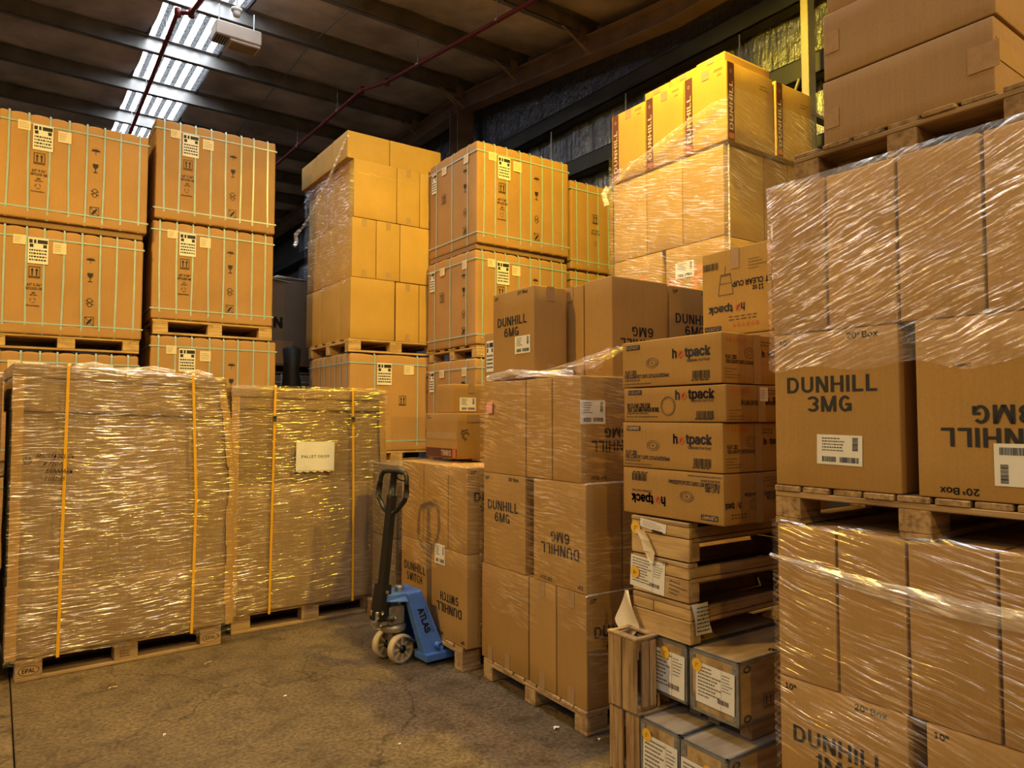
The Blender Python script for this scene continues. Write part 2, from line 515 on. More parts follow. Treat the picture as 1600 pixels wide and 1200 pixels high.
# ---- flat print on the faces of a box.  face 'R': normal -y, reads along +x; 'L': normal -x, reads along -y; 'T': top
def face_matrix(dims, face, px, py, rot=0.0, off=0.001, sx=1.0, sy=1.0):
    w, d, h = dims
    if face == 'R':
        o = Vector((-w / 2 + px, -d / 2 - off, py)); X, Y, Z = Vector((1, 0, 0)), Vector((0, 0, 1)), Vector((0, -1, 0))
    elif face == 'L':
        o = Vector((-w / 2 - off, d / 2 - px, py)); X, Y, Z = Vector((0, -1, 0)), Vector((0, 0, 1)), Vector((-1, 0, 0))
    else:
        o = Vector((-w / 2 + px, -d / 2 + py, h + off)); X, Y, Z = Vector((1, 0, 0)), Vector((0, 1, 0)), Vector((0, 0, 1))
    c, s = math.cos(rot), math.sin(rot)
    X2, Y2 = X * c + Y * s, Y * c - X * s
    m = Matrix.Identity(4)
    for i in range(3):
        m[i][0] = X2[i] * sx; m[i][1] = Y2[i] * sy; m[i][2] = Z[i]; m[i][3] = o[i]
    return m

def face_size(dims, face):
    return {'R': (dims[0], dims[2]), 'L': (dims[1], dims[2]), 'T': (dims[0], dims[1])}[face]

_flat = {}
try:                                                         # Blender's own bundled sans serif; its default face if that is missing
    import os
    FONT = bpy.data.fonts.load(os.path.join(bpy.utils.system_resource('DATAFILES', path='fonts'), 'Inter.woff2'))
except Exception:
    FONT = None
def block_letters(body, s=0.165):
    """heavy grotesque capitals for the carton print, built from bars and arcs; letters one unit tall"""
    b = MB(); X = 0.0
    def bar(x0, y0, x1, y1): b.quad((X + x0, y0, 0), (X + x1, y0, 0), (X + x1, y1, 0), (X + x0, y1, 0))
    def slant(x0, y0, x1, y1, t): b.quad((X + x1, y1, 0), (X + x1 + t, y1, 0), (X + x0 + t, y0, 0), (X + x0, y0, 0))
    def arc(cx, cy, rx, ry, a0, a1):
        n = max(6, int(abs(a1 - a0) / 11))
        for i in range(n):
            a, c = math.radians(a0 + (a1 - a0) * i / n), math.radians(a0 + (a1 - a0) * (i + 1) / n)
            q = [(rx - s, ry - s, a), (rx, ry, a), (rx, ry, c), (rx - s, ry - s, c)]
            b.quad(*[(X + cx + r1 * math.cos(t), cy + r2 * math.sin(t), 0) for r1, r2, t in q])
    for ch in body:
        w = {'I': s, 'M': .80, 'W': 1.0, '1': .36, 'L': .52, 'U': .64, 'D': .66, 'T': .62}.get(ch, .64)
        h = (1 + s) / 4
        if ch in 'DHLNM': bar(0, 0, s, 1)
        if ch in 'HNM': bar(w - s, 0, w, 1)
        if ch == 'D':
            bar(s, 0, w - .34, s); bar(s, 1 - s, w - .34, 1); arc(w - .34, .5, .34, .5, -90, 90)
        elif ch == 'U':
            bar(0, .32, s, 1); bar(w - s, .32, w, 1); arc(w / 2, .32, w / 2, .32, 180, 360)
        elif ch == 'N': slant(0, 1, w - s * 1.2, 0, s * 1.2)
        elif ch == 'H': bar(s, .5 - s * .45, w - s, .5 + s * .45)
        elif ch == 'I': bar(0, 0, s, 1)
        elif ch == 'L': bar(s, 0, w, s * .95)
        elif ch == 'M':
            slant(0, 1, w / 2 - s * .55, 0, s * 1.1); slant(w - s * 1.1, 1, w / 2 - s * .55, 0, s * 1.1)
        elif ch == 'W':
            t = s * 1.05
            for x0, x1 in ((0, .22), (.5 - t / 2, .22), (.5 - t / 2, .78 - t), (w - t, .78 - t)): slant(x0, 1, x1, 0, t)
        elif ch == 'T': bar(0, 1 - s, w, 1); bar(w / 2 - s / 2, 0, w / 2 + s / 2, 1 - s)
        elif ch == 'C': arc(w / 2, .5, w / 2, .5, 42, 318)
        elif ch == 'G':
            arc(w / 2, .5, w / 2, .5, 42, 330); bar(w * .52, .38, w, .38 + s * .9); bar(w - s * .9, .05, w, .40)
        elif ch == 'S': arc(w / 2, 1 - h, w / 2, h, 25, 270); arc(w / 2, h, w / 2, h, 90, -155)
        elif ch == '3': arc(w / 2, 1 - h, w / 2, h, 155, -90); arc(w / 2, h, w / 2, h, 90, -155)
        elif ch == '6': arc(w / 2, .32, w / 2, .32, 0, 360); arc(w / 2, .5, w / 2, .5, 40, 180); bar(0, .30, s, .52)
        elif ch == '1': bar(w - s, 0, w, 1); slant(0, .68, w - s, .86, s * .9)
        X += w + .13
    return b.mesh('lettering', M['ink'])

def text_mesh(body, bold=0.0, mat=None, shear=0.0):
    """lettering as a flat mesh centred on its box and scaled to 1 x 1"""
    key = (body, bold, mat.name, shear)
    if key in _flat:
        return _flat[key]
    if all(c in 'DUNHILSWTCMG136' for c in body) and len(body) > 2:
        me = block_letters(body); bold = 0
    else:
        cu = bpy.data.curves.new('lettering', 'FONT')
        cu.body = body; cu.size = 1.0
        if FONT: cu.font = FONT
        cu.offset = min(bold, 0.0); cu.resolution_u = 3; cu.shear = shear
        ob = bpy.data.objects.new('lettering', cu)
        COL.objects.link(ob)
        bpy.context.view_layer.update()
        dg = bpy.context.evaluated_depsgraph_get()
        me = bpy.data.meshes.new_from_object(ob.evaluated_get(dg))
        bpy.data.objects.remove(ob)
        bpy.data.curves.remove(cu)
    if bold > 0:                                            # heavier strokes: the outline repeated with small shifts
        vs = [v.co.copy() for v in me.vertices]; fs = [tuple(q.vertices) for q in me.polygons]
        V_, F_ = [], []
        for dx, dy in [(0, 0)] + [(bold * 1.5 * math.cos(k * math.pi / 4), bold * 1.5 * math.sin(k * math.pi / 4)) for k in range(8)]:
            n_ = len(V_); V_ += [(c.x + dx, c.y + dy, 0) for c in vs]; F_ += [tuple(i + n_ for i in q) for q in fs]
        me = bpy.data.meshes.new('lettering'); me.from_pydata(V_, [], F_); me.update()
    xs = [v.co.x for v in me.vertices]; ys = [v.co.y for v in me.vertices]
    x0, x1, y0, y1 = min(xs), max(xs), min(ys), max(ys)
    for v in me.vertices:
        v.co.x = (v.co.x - (x0 + x1) / 2) / max(x1 - x0, 1e-6)
        v.co.y = (v.co.y - (y0 + y1) / 2) / max(y1 - y0, 1e-6)
        v.co.z = 0
    me.materials.clear(); me.materials.append(mat)
    me.name = 'lettering'
    _flat[key] = me
    return me

def text(o, dims, face, body, cx, cy, w, h, flip=False, mat='ink', bold=0.012, rot=0.0, off=0.0018, name='lettering', shear=0.0):
    """cx, cy: centre as fractions of the face (from lower left as seen); flip turns the whole layout upside down"""
    fw, fh = face_size(dims, face)
    if flip:
        cx, cy, rot = 1 - cx, 1 - cy, rot + math.pi
    return link(name, text_mesh(body, bold, M[mat], shear), o, mat4=face_matrix(dims, face, cx * fw, cy * fh, rot, off, w, h))

def flat(o, dims, face, me, cx, cy, name, flip=False, rot=0.0, off=0.0018, sx=1.0, sy=1.0):
    fw, fh = face_size(dims, face)
    if flip:
        cx, cy, rot = 1 - cx, 1 - cy, rot + math.pi
    return link(name, me, o, mat4=face_matrix(dims, face, cx * fw, cy * fh, rot, off, sx, sy))

def rects_mesh(name, rects, mat, z=0.0):
    b = MB()
    for x0, y0, x1, y1 in rects:
        b.quad((x0, y0, z), (x1, y0, z), (x1, y1, z), (x0, y1, z))
    return b.mesh(name, mat)

def barcode_mesh(seed, mat, n=26):
    key = ('bar', seed, mat.name)
    if key not in _flat:
        r = random.Random(seed); x = -0.5; out = []
        while x < 0.47:
            w = r.choice((0.008, 0.014, 0.024)); out.append((x, -0.5, min(x + w, 0.5), 0.5)); x += w + r.choice((0.008, 0.012, 0.022))
        _flat[key] = rects_mesh('barcode', out, mat)
    return _flat[key]

def lines_mesh(seed, mat, rows=4, fill=0.55, ragged=True, word=0.09):
    """rows of small print"""
    key = ('lines', seed, mat.name, rows, fill, word)
    if key not in _flat:
        r = random.Random(seed); out = []
        for i in range(rows):
            y = 0.5 - (i + 0.5) / rows; hh = fill / rows / 2
            x = -0.5; end = 0.5 if not ragged else r.uniform(-0.05, 0.5)
            while x < end:
                w = r.uniform(0.4, 1.3) * word
                out.append((x, y - hh, min(x + w, 0.5), y + hh)); x += w + word * 0.3
        _flat[key] = rects_mesh('small_print', out, mat)
    return _flat[key]

def ring_mesh(r0, r1, mat, seg=28, sx=1.0, name='ring_mark'):
    key = ('ring', r0, r1, mat.name, sx)
    if key not in _flat:
        b = MB()
        for i in range(seg):
            a, c = 2 * math.pi * i / seg, 2 * math.pi * (i + 1) / seg
            b.quad((sx * r0 * math.cos(a), r0 * math.sin(a), 0), (sx * r1 * math.cos(a), r1 * math.sin(a), 0),
                   (sx * r1 * math.cos(c), r1 * math.sin(c), 0), (sx * r0 * math.cos(c), r0 * math.sin(c), 0))
        _flat[key] = b.mesh(name, mat)
    return _flat[key]

def icon_mesh(kind, mat):
    key = ('icon', kind, mat.name)
    if key in _flat:
        return _flat[key]
    b = MB()
    def q(x0, y0, x1, y1): b.quad((x0, y0, 0), (x1, y0, 0), (x1, y1, 0), (x0, y1, 0))
    def bar(x0, y0, x1, y1, w):
        d = Vector((x1 - x0, y1 - y0, 0)).normalized(); n = Vector((-d.y, d.x, 0)) * w / 2
        a, c = Vector((x0, y0, 0)), Vector((x1, y1, 0)); b.quad(a - n, c - n, c + n, a + n)
    def frame(t=0.05):
        q(-.5, -.5, .5, -.5 + t); q(-.5, .5 - t, .5, .5); q(-.5, -.5, -.5 + t, .5); q(.5 - t, -.5, .5, .5)
    if kind == 'arrows':
        frame(0.045)
        q(-.42, -.40, .42, -.34)
        for x in (-.2, .2):
            q(x - .055, -.28, x + .055, .18); b.poly([(x - .15, .14, 0), (x + .15, .14, 0), (x, .38, 0)])
    elif kind == 'umbrella':
        pts = [(.5 * math.cos(a), .02 + .33 * math.sin(a), 0) for a in [math.pi * i / 12 for i in range(13)]]
        b.poly(pts); q(-.025, -.5, .025, .05); q(-.1, -.5, .025, -.45)
        for x in (-.4, -.2, 0, .2, .4): bar(x, .42, x + .04, .55, .03)
    elif kind == 'glass':
        b.poly([(-.32, .5, 0), (.32, .5, 0), (.26, .12, 0), (.1, -.02, 0), (-.1, -.02, 0), (-.26, .12, 0)][::-1]); q(-.035, -.42, .035, 0); q(-.25, -.5, .25, -.42)
    elif kind == 'hook':
        pts = [(.28 * math.cos(a), .24 + .22 * math.sin(a)) for a in [math.pi * (i / 9.0 * 1.5 - .25) for i in range(10)]]
        pts2 = [(.22 * math.cos(a), -.28 + .2 * math.sin(a)) for a in [math.pi * (i / 9.0 * 1.5 + .75) for i in range(10)]]
        for pp in (pts, pts2):
            for (x0, y0), (x1, y1) in zip(pp, pp[1:]): bar(x0, y0, x1, y1, .06)
        bar(-.45, .22, .45, -.25, .06); bar(-.45, -.2, .45, .2, .06)
    elif kind == 'crossed':
        frame(0.05); bar(-.47, .47, .47, -.47, .05); b.poly([(-.3, -.36, 0), (-.12, -.36, 0), (.34, .2, 0), (.2, .34, 0), (-.3, -.16, 0)])
    elif kind == 'recycle':
        for k in range(3):
            a0 = k * 2.094
            pp = [(.42 * math.cos(a0 + t * .28), .42 * math.sin(a0 + t * .28)) for t in range(6)]
            for (x0, y0), (x1, y1) in zip(pp, pp[1:]): bar(x0, y0, x1, y1, .11)
    elif kind == 'slash':
        bar(-.4, -.45, .4, .5, .12)
    elif kind == 'cup':
        bar(-.28, .2, -.45, -.5, .03); bar(.28, .2, .45, -.5, .03); bar(-.45, -.5, .45, -.5, .03); bar(-.3, .2, .3, .2, .06); bar(-.05, .2, 0, .5, .03)
        bar(-.35, -.1, .35, -.1, .02)
    elif kind == 'swirl':
        pp = [((.12 + .03 * t) * math.cos(t * .42), (.12 + .03 * t) * math.sin(t * .42) * .9) for t in range(12)]
        for i, ((x0, y0), (x1, y1)) in enumerate(zip(pp, pp[1:])): bar(x0, y0, x1, y1, .10 + .008 * i)
        bar(-.5, .35, .05, .48, .12); bar(-.5, .05, -.35, .4, .1)
    elif kind == 'dots':
        for i in range(6):
            x = -.42 + i * .165
            q(x - .05, -.3, x + .05, .3) if i % 2 else b.poly([(x - .06, -.25, 0), (x + .06, -.25, 0), (x, .4, 0)])
    _flat[key] = b.mesh('handling_mark', mat)
    return _flat[key]

def sheet_mesh(w, h, mat, t=0.0012, name='sheet'):
    key = ('sheet', round(w, 4), round(h, 4), mat.name, t)
    if key not in _flat:
        b = MB(); b.box(-w / 2, w / 2, -h / 2, h / 2, 0, t)
        _flat[key] = b.mesh(name, mat)
    return _flat[key]

def paper_label(o, dims, face, cx, cy, w, h, flip=False, style=0, mat='paper', rot=0.0, name='paper_label', off=0.0016):
    """white sticker: the paper is a part, its bar codes and print are sub-parts"""
    s = flat(o, dims, face, sheet_mesh(w, h, M[mat]), cx, cy, name, flip, rot, off)
    def on(me, x, y, sx, sy, nm, r=0.0):
        c, s_ = math.cos(r), math.sin(r)
        m = Matrix(((c * sx, -s_ * sy, 0, x * w), (s_ * sx, c * sy, 0, y * h), (0, 0, 1, 0.0018), (0, 0, 0, 1)))
        link(nm, me, s, mat4=m)
    sd = R.randrange(6)
    if style == 0:
        on(barcode_mesh(sd, M['ink']), -.22, -.32, .32 * w, .18 * h, 'barcode')
        on(barcode_mesh(sd + 9, M['ink']), .22, -.32, .42 * w, .18 * h, 'barcode')
        on(barcode_mesh(sd + 5, M['ink']), .35, .22, .45 * h, .12 * w, 'barcode', math.pi / 2)
        on(lines_mesh(sd, M['ink'], 5, .35), -.13, .18, .5 * w, .5 * h, 'small_print')
    elif style == 1:                                                 # tile carton label
        on(rects_mesh('label_heading', [(-.45, -.5, -.28, .5), (-.22, -.5, -.1, .5), (-.04, -.5, .46, .5)], M['ink']), 0, .36, w, .15 * h, 'label_heading')
        on(rects_mesh('label_heading', [(-.42, -.5, -.24, .5), (.24, -.5, .42, .5)], M['ink']), 0, .19, w, .13 * h, 'label_heading')
        on(lines_mesh(sd, M['ink'], 4, .5, False, .12), 0, -.17, .86 * w, .5 * h, 'small_print')
    elif style == 2:
        on(lines_mesh(sd + 3, M['ink_soft'], 4, .25), 0, 0, .8 * w, .7 * h, 'small_print')
    elif style == 3:                                                 # dense shipping papers
        on(lines_mesh(sd, M['ink_soft'], 9, .4, True, .07), -.14, .05, .6 * w, .8 * h, 'small_print')
        on(lines_mesh(sd + 2, M['ink_soft'], 6, .3, True, .1), .32, .2, .26 * w, .45 * h, 'small_print')
        on(barcode_mesh(sd, M['ink_soft']), .22, -.28, .3 * w, .12 * h, 'barcode')
        on(rects_mesh('fold_line', [(.165, -.5, .17, .5)], M['ink_soft']), 0, 0, w, h, 'fold_line')
    return s

# ---- cartons
def carton(fr, a0, a1, b0, b1, z0, z1, label, mat='card', group=None, name='carton', gap=0.003, lean=0.0, me=None, tape=None, cat='carton'):
    w, d, h = a1 - a0 - 2 * gap, b1 - b0 - 2 * gap, z1 - z0 - 0.0015
    o = link(name, me or carton_mesh(w, d, h, M[mat]), None, fr.p((a0 + a1) / 2, (b0 + b1) / 2, z0), fr.t + lean)
    tag(o, label, cat, group)
    dims = (w, d, h)
    if tape:
        tape_on(o, dims, tape)
    return o, dims

def tape_on(o, dims, faces, w=0.055, drop=0.085, mat='tape'):
    """packing tape along the flaps: short tabs that come down over the chosen faces"""
    for f in faces:
        fw, fh = face_size(dims, f)
        for cy in (1 - drop / 2 / fh, drop / 2 / fh):
            flat(o, dims, f, sheet_mesh(w, drop, M[mat], 0.0008), 0.5, cy, 'tape', off=0.0014)

def cig(o, dims, face, second, flip=False, corners=True, k=1.0):
    """the print on one wide face of a cigarette carton"""
    fw, fh = face_size(dims, face)
    text(o, dims, face, 'DUNHILL', .48, .66, .335 * k, .058 * k, flip, bold=.018)
    wd = .24 if second == 'SWITCH' else .165
    text(o, dims, face, second, .47, .535, wd * k, .056 * k, flip, bold=.018)
    if corners:
        text(o, dims, face, '20', .66, .955, .035 * k, .022 * k, flip)
        text(o, dims, face, 's', .712, .963, .009 * k, .010 * k, flip)
        text(o, dims, face, 'Box', .80, .955, .055 * k, .022 * k, flip)
        text(o, dims, face, '10', .085, .945, .032 * k, .021 * k, flip)
        text(o, dims, face, 's', .135, .955, .012 * k, .010 * k, flip)

# ---- pallets: every board and block is a part
def pallet(fr, a0, b0, w, d, z0, h, label, mat='wood', group='wooden pallets', nb=5, lean=0.0, epal=False, stamp=None):
    o = empty('pallet', fr.p(a0 + w / 2, b0 + d / 2, z0), fr.t + lean)
    tag(o, label, 'pallet', group)
    t = 0.022 * h / 0.144
    zb, zk, zs = t, h - 2 * t, h - t
    def part(nm, L, wd, th, x, y, z, turn=0.0):
        key = (nm, round(L, 3), round(wd, 3), round(th, 3), mat)
        if key not in _flat:
            b = MB(); b.box(-L / 2, L / 2, -wd / 2, wd / 2, 0, th, 0, 0.003)
            _flat[key] = b.mesh(nm, M[mat])
        return link(nm, _flat[key], o, (x, y, z), turn + R.uniform(-.004, .004))
    bw = 0.145 if nb <= 5 else 0.10
    for i in range(nb):                                     # deck boards
        part('deck_board', w, bw if i % 2 == 0 or nb > 5 else 0.10, t, R.uniform(-.006, .006), -d / 2 + bw / 2 + (d - bw) * i / (nb - 1), zs)
    xs = (-w / 2 + .07, 0, w / 2 - .07); ys = (-d / 2 + .05, 0, d / 2 - .05)
    for x in xs:                                            # stringers
        part('stringer_board', d, 0.14, t, x, 0, zk, math.pi / 2)
    for x in xs:
        for y in ys:
            blk = part('block', 0.14, 0.10, zk - zb, x, y, zb)
            if epal and y == ys[0]:
                bd = (0.14, 0.10, zk - zb)
                if x != 0:
                    flat(blk, bd, 'R', ring_mesh(.026, .029, M['ink_soft'], 28, 1.9), .5, .5, 'stamp_ring', off=.001)
                    text(blk, bd, 'R', 'EPAL', .5, .5, .068, .026, mat='ink_soft', off=.001, name='stamp')
                else:
                    flat(blk, bd, 'R', lines_mesh(4, M['ink_soft'], 3, .6, False, .2), .45, .5, 'stamp', off=.001, sx=.06, sy=.05)
    for y in ys:
        part('bottom_board', w, 0.10, t, 0, y, 0)
    return o

# ---- stretch film: an open shell round a load
def film(fr, a0, a1, b0, b1, zb, zt, label, mat='film', off=0.010, wob=0.006, step=0.045, top_fold=0.04, seed=1, group='stretch film', shape=None, lean=0.0):
    """zb, zt: floats or functions of the side ('L','B','F','R') and the fraction along it (0 = near corner for L and R)"""
    fb = zb if callable(zb) else (lambda s, f: zb)
    ft = zt if callable(zt) else (lambda s, f: zt)
    x0, x1, y0, y1 = a0 - off, a1 + off, b0 - off, b1 + off
    path = []
    def side(tagc, p, q, rev=False):
        L = math.hypot(q[0] - p[0], q[1] - p[1]); n = max(4, int(L / step))
        for i in range(n):
            f = i / n
            path.append((p[0] + (q[0] - p[0]) * f, p[1] + (q[1] - p[1]) * f, tagc, 1 - f if rev else f))
    side('L', (x0, y0), (x0, y1)); side('B', (x0, y1), (x1, y1)); side('F', (x1, y1), (x1, y0)); side('R', (x1, y0), (x0, y0), True)
    n = len(path)
    nz = max(6, int((max(ft('L', .5), ft('R', .5)) - min(fb('L', .5), fb('R', .5))) / step))
    verts, faces, uvs = [], [], []
    cx, cy = (x0 + x1) / 2, (y0 + y1) / 2
    per = 0.0; us = []
    for i in range(n):
        us.append(per)
        p, q = path[i], path[(i + 1) % n]
        per += math.hypot(q[0] - p[0], q[1] - p[1])
    us.append(per)
    rows = nz + 1 + (2 if top_fold else 0)
    for i in range(n + 1):
        x, y, sd, f = path[i % n]
        nx = {'L': -1, 'F': 1}.get(sd, 0); ny = {'R': -1, 'B': 1}.get(sd, 0)
        lo, hi = fb(sd, f), ft(sd, f)
        for k in range(rows):
            if k <= nz:
                z = lo + (hi - lo) * k / nz; inn = 0
            else:
                inn = top_fold * (k - nz) / 2; z = hi + 0.004 * (k - nz)
            kk = noise.noise(Vector((x * 3.3 + seed * 5, y * 3.3, z * 7.0))) * wob + noise.noise(Vector((x * 11 + seed, y * 11, z * 26))) * wob * .5
            kk = max(kk, -off * .6)
            px, py = x + nx * kk, y + ny * kk
            if inn:
                px += (cx - px) * inn / max(abs(cx - px), .2) if True else 0
                py += (cy - py) * inn / max(abs(cy - py), .2)
                z += noise.noise(Vector((x * 9, y * 9, seed))) * .006
            P = fr.p(px, py, z)
            if shape:
                P = shape(P, px, py, z)
            verts.append(tuple(P)); uvs.append((us[i], z))
    for i in range(n):
        for k in range(rows - 1):
            a = i * rows + k
            faces.append((a, a + 1, a + rows + 1, a + rows))
    me = bpy.data.meshes.new('stretch_film')
    base = fr.p(cx, cy, min(v[2] for v in verts))
    me.from_pydata([(v[0] - base.x, v[1] - base.y, v[2] - base.z) for v in verts], [], faces)
    uvl = me.uv_layers.new(name='film')
    for lp in me.loops:
        uvl.data[lp.index].uv = uvs[lp.vertex_index]
    me.materials.append(M[mat])
    me.polygons.foreach_set('use_smooth', [True] * len(me.polygons))
    o = link('stretch_film', me, None, base)
    return tag(o, label, 'stretch film', group)

def film_rope(pts, r, label, mat='film_loose', seg=7, name='film_strip', wob=0.3):
    """a band of film twisted into a strand"""
    ps = [Vector(p) for p in pts]; out = []; rad = []
    for a, b in zip(ps, ps[1:]):
        for i in range(8):
            out.append(a.lerp(b, i / 8)); rad.append(r * (1 + wob * noise.noise(out[-1] * 9)))
    out.append(ps[-1]); rad.append(r)
    b = MB(); base = out[0]
    b.tube([p - base for p in out], rad, seg)
    me = b.mesh(name, M[mat], True)
    uvl = me.uv_layers.new(name='film')
    for lp in me.loops:
        c = me.vertices[lp.vertex_index].co
        uvl.data[lp.index].uv = (math.hypot(c.x, c.y), c.z)
    return tag(link(name, me, None, base), label, 'stretch film', 'stretch film')

# ------------------------------------------------------------------ the building
BF = Frame(0, 0, 36.0)          # building axes: x right-away (purlins), y left-away (along the right wall)
A0, A1, B0, B1 = -15.0, 6.06, -9.0, 21.0
RIDGE = 9.1
def roof_z(b, base=6.62):
    return base - 0.128 * (RIDGE - max(b, 5.0)) if b < RIDGE else base
def bmesh_in(fr_pts):
    return [tuple(BF.p(*q)) for q in fr_pts]

fl = struct(link('floor', None if False else MB().mesh('floor', M['floor'])))
def slab(a0, a1, b0, b1):
    b = MB(); b.box(-(a1 - a0) / 2, (a1 - a0) / 2, -(b1 - b0) / 2, (b1 - b0) / 2, -0.12, 0.0, 0, 0.004)
    o = b.build('floor_slab', M['floor'], fl, False, BF.p((a0 + a1) / 2, (b0 + b1) / 2), BF.t)
    return o
JA = 0.115
for a0, a1 in ((A0, -6.0), (-5.994, JA - .003), (JA + .003, A1 + .2)):
    for b0, b1 in ((B0, 0.3), (0.306, 9.6), (9.606, B1)):
        slab(a0, a1, b0, b1)
b = MB(); b.box(-(A1 - A0) / 2 - .3, (A1 - A0) / 2 + .3, -(B1 - B0) / 2, (B1 - B0) / 2, -0.3, -0.121)
b.build('floor_base', M['wall'], fl, False, BF.p((A0 + A1) / 2, (B0 + B1) / 2), BF.t)

# walls out of the way of the aisle: plain sheets
def wall_sheet(name, a0, a1, b0, b1, z1):
    b = MB(); b.box(-(a1 - a0) / 2, (a1 - a0) / 2, -(b1 - b0) / 2, (b1 - b0) / 2, -0.12, z1)
    return struct(b.build(name, M['wall'], None, False, BF.p((a0 + a1) / 2, (b0 + b1) / 2), BF.t))
wall_sheet('wall_left', A0 - .15, A0, B0, B1, 7.2)
wall_sheet('wall_back', A0, A1 + .3, B1, B1 + .15, 7.2)
wall_sheet('wall_front', A0, A1 + .3, B0 - .15, B0, 7.2)

# right wall: foil-faced insulation sheets, dark girts and columns
wr = wall_sheet('wall_right', A1 + .12, A1 + .27, B0, B1, 7.2)
def wall_local(parent, a, b_, z):
    """point given in building axes -> parent's local space (parent is rotated with the building)"""
    p = BF.p(a, b_, z) - parent.location
    return Vector((p.x * BF.u.x + p.y * BF.u.y, p.x * BF.w.x + p.y * BF.w.y, p.z))
def foil_sheet(b0, b1, z0, z1, seed):
    nb, nz = 14, 34
    v, f = [], []
    for i in range(nb + 1):
        for k in range(nz + 1):
            y, z = b0 + (b1 - b0) * i / nb, z0 + (z1 - z0) * k / nz
            x = A1 + .06 + .030 * noise.noise(Vector((seed * 9.1, y * 5.0, z * .8))) + .012 * noise.noise(Vector((seed, y * 16, z * 2.5)))
            if i in (0, nb): x = A1 + .085
            v.append(tuple(wall_local(wr, x, y, z)))
    for i in range(nb):
        for k in range(nz):
            a = i * (nz + 1) + k
            f.append((a, a + 1, a + nz + 2, a + nz + 1))
    me = bpy.data.meshes.new('foil_sheet'); me.from_pydata(v, [], f); me.materials.append(M['foil'])
    me.polygons.foreach_set('use_smooth', [True] * len(f)); me.update()
    link('foil_sheet', me, wr)
for i in range(15):
    b0 = 1.2 + i * 1.1
    foil_sheet(b0, b0 + 1.1, 2.0, min(7.0, roof_z(b0 + .5) + .2), i + 1)
def girt(z0, h):
    b = MB()
    for (x0, x1, za, zb) in ((A1 - .14, A1 + .02, z0 + h - .012, z0 + h), (A1 - .14, A1 - .12, z0, z0 + h), (A1 - .14, A1 + .02, z0, z0 + .012)):
        p, q = wall_local(wr, x0, B0 + .2, za), wall_local(wr, x1, B1 - .2, zb)
        b.box(p.x, q.x, p.y, q.y, p.z, q.z)
    b.build('girt', M['girt'], wr)
for z in (5.46, 4.72, 3.95, 3.1):
    girt(z, .20)
def column(bpos, z1, mat, w=.24, nm='column'):
    b = MB(); c = wall_local(wr, A1 - .26, bpos, 0)
    for (x0, x1, y0, y1) in ((-.15, .15, -w / 2, -w / 2 + .014), (-.15, .15, w / 2 - .014, w / 2), (-.007, .007, -w / 2, w / 2)):
        b.box(c.x + x0, c.x + x1, c.y + y0, c.y + y1, 0, z1)
    b.box(c.x - .16, c.x + .16, c.y - .16, c.y + .16, 0, .02)
    b.build(nm, mat, wr)
column(9.33, 6.42, M['rafter'])
column(15.2, 6.42, M['rafter'])
# tie rods between the girts, and a stay on the wall
for bb, za, zb in ((7.3, 4.92, 5.46), (5.9, 4.92, 5.46), (8.6, 3.3, 4.72), (4.3, 4.92, 5.46)):
    b = MB(); b.tube([wall_local(wr, A1 - .10, bb, za), wall_local(wr, A1 - .10, bb, zb)], .009, 6); b.build('tie_rod', M['steel'], wr)
b = MB(); b.tube([wall_local(wr, A1 - .10, 3.95, 4.1), wall_local(wr, A1 - .16, 3.62, 4.72)], .014, 6); b.build('stay', M['white_post'], wr)
b = MB(); b.tube([wall_local(wr, A1 - .30, 9.45, 6.0), wall_local(wr, A1 - .30, 11.6, 4.2)], .022, 6); b.build('wall_brace', M['rafter'], wr)
b = MB(); b.tube([wall_local(wr, A1 - .30, 15.1, 6.2), wall_local(wr, A1 - .30, 12.2, 4.3)], .022, 6); b.build('wall_brace', M['rafter'], wr)

# cream post beside the right-hand stack (boxed channel with two clips)
post = empty('wall_post', BF.p(5.62, 3.36), BF.t); tag(post, 'slim cream painted steel post by the foil wall beside the tall wrapped stack', 'post')
b = MB()
for (x0, x1, y0, y1) in ((-.05, .05, -.036, -.030), (-.05, .05, .030, .036), (-.05, -.044, -.036, .036)):
    b.box(x0, x1, y0, y1, 0, roof_z(3.36) - .12)
b.build('channel', M['white_post'], post)
b = MB(); b.box(-.09, .09, -.08, .08, 0, .012); b.build('foot_plate', M['white_post'], post)
for z in (2.2, 4.2):
    b = MB(); b.box(-.056, .3, -.041, .041, z, z + .03); b.build('bracket', M['white_post'], post)

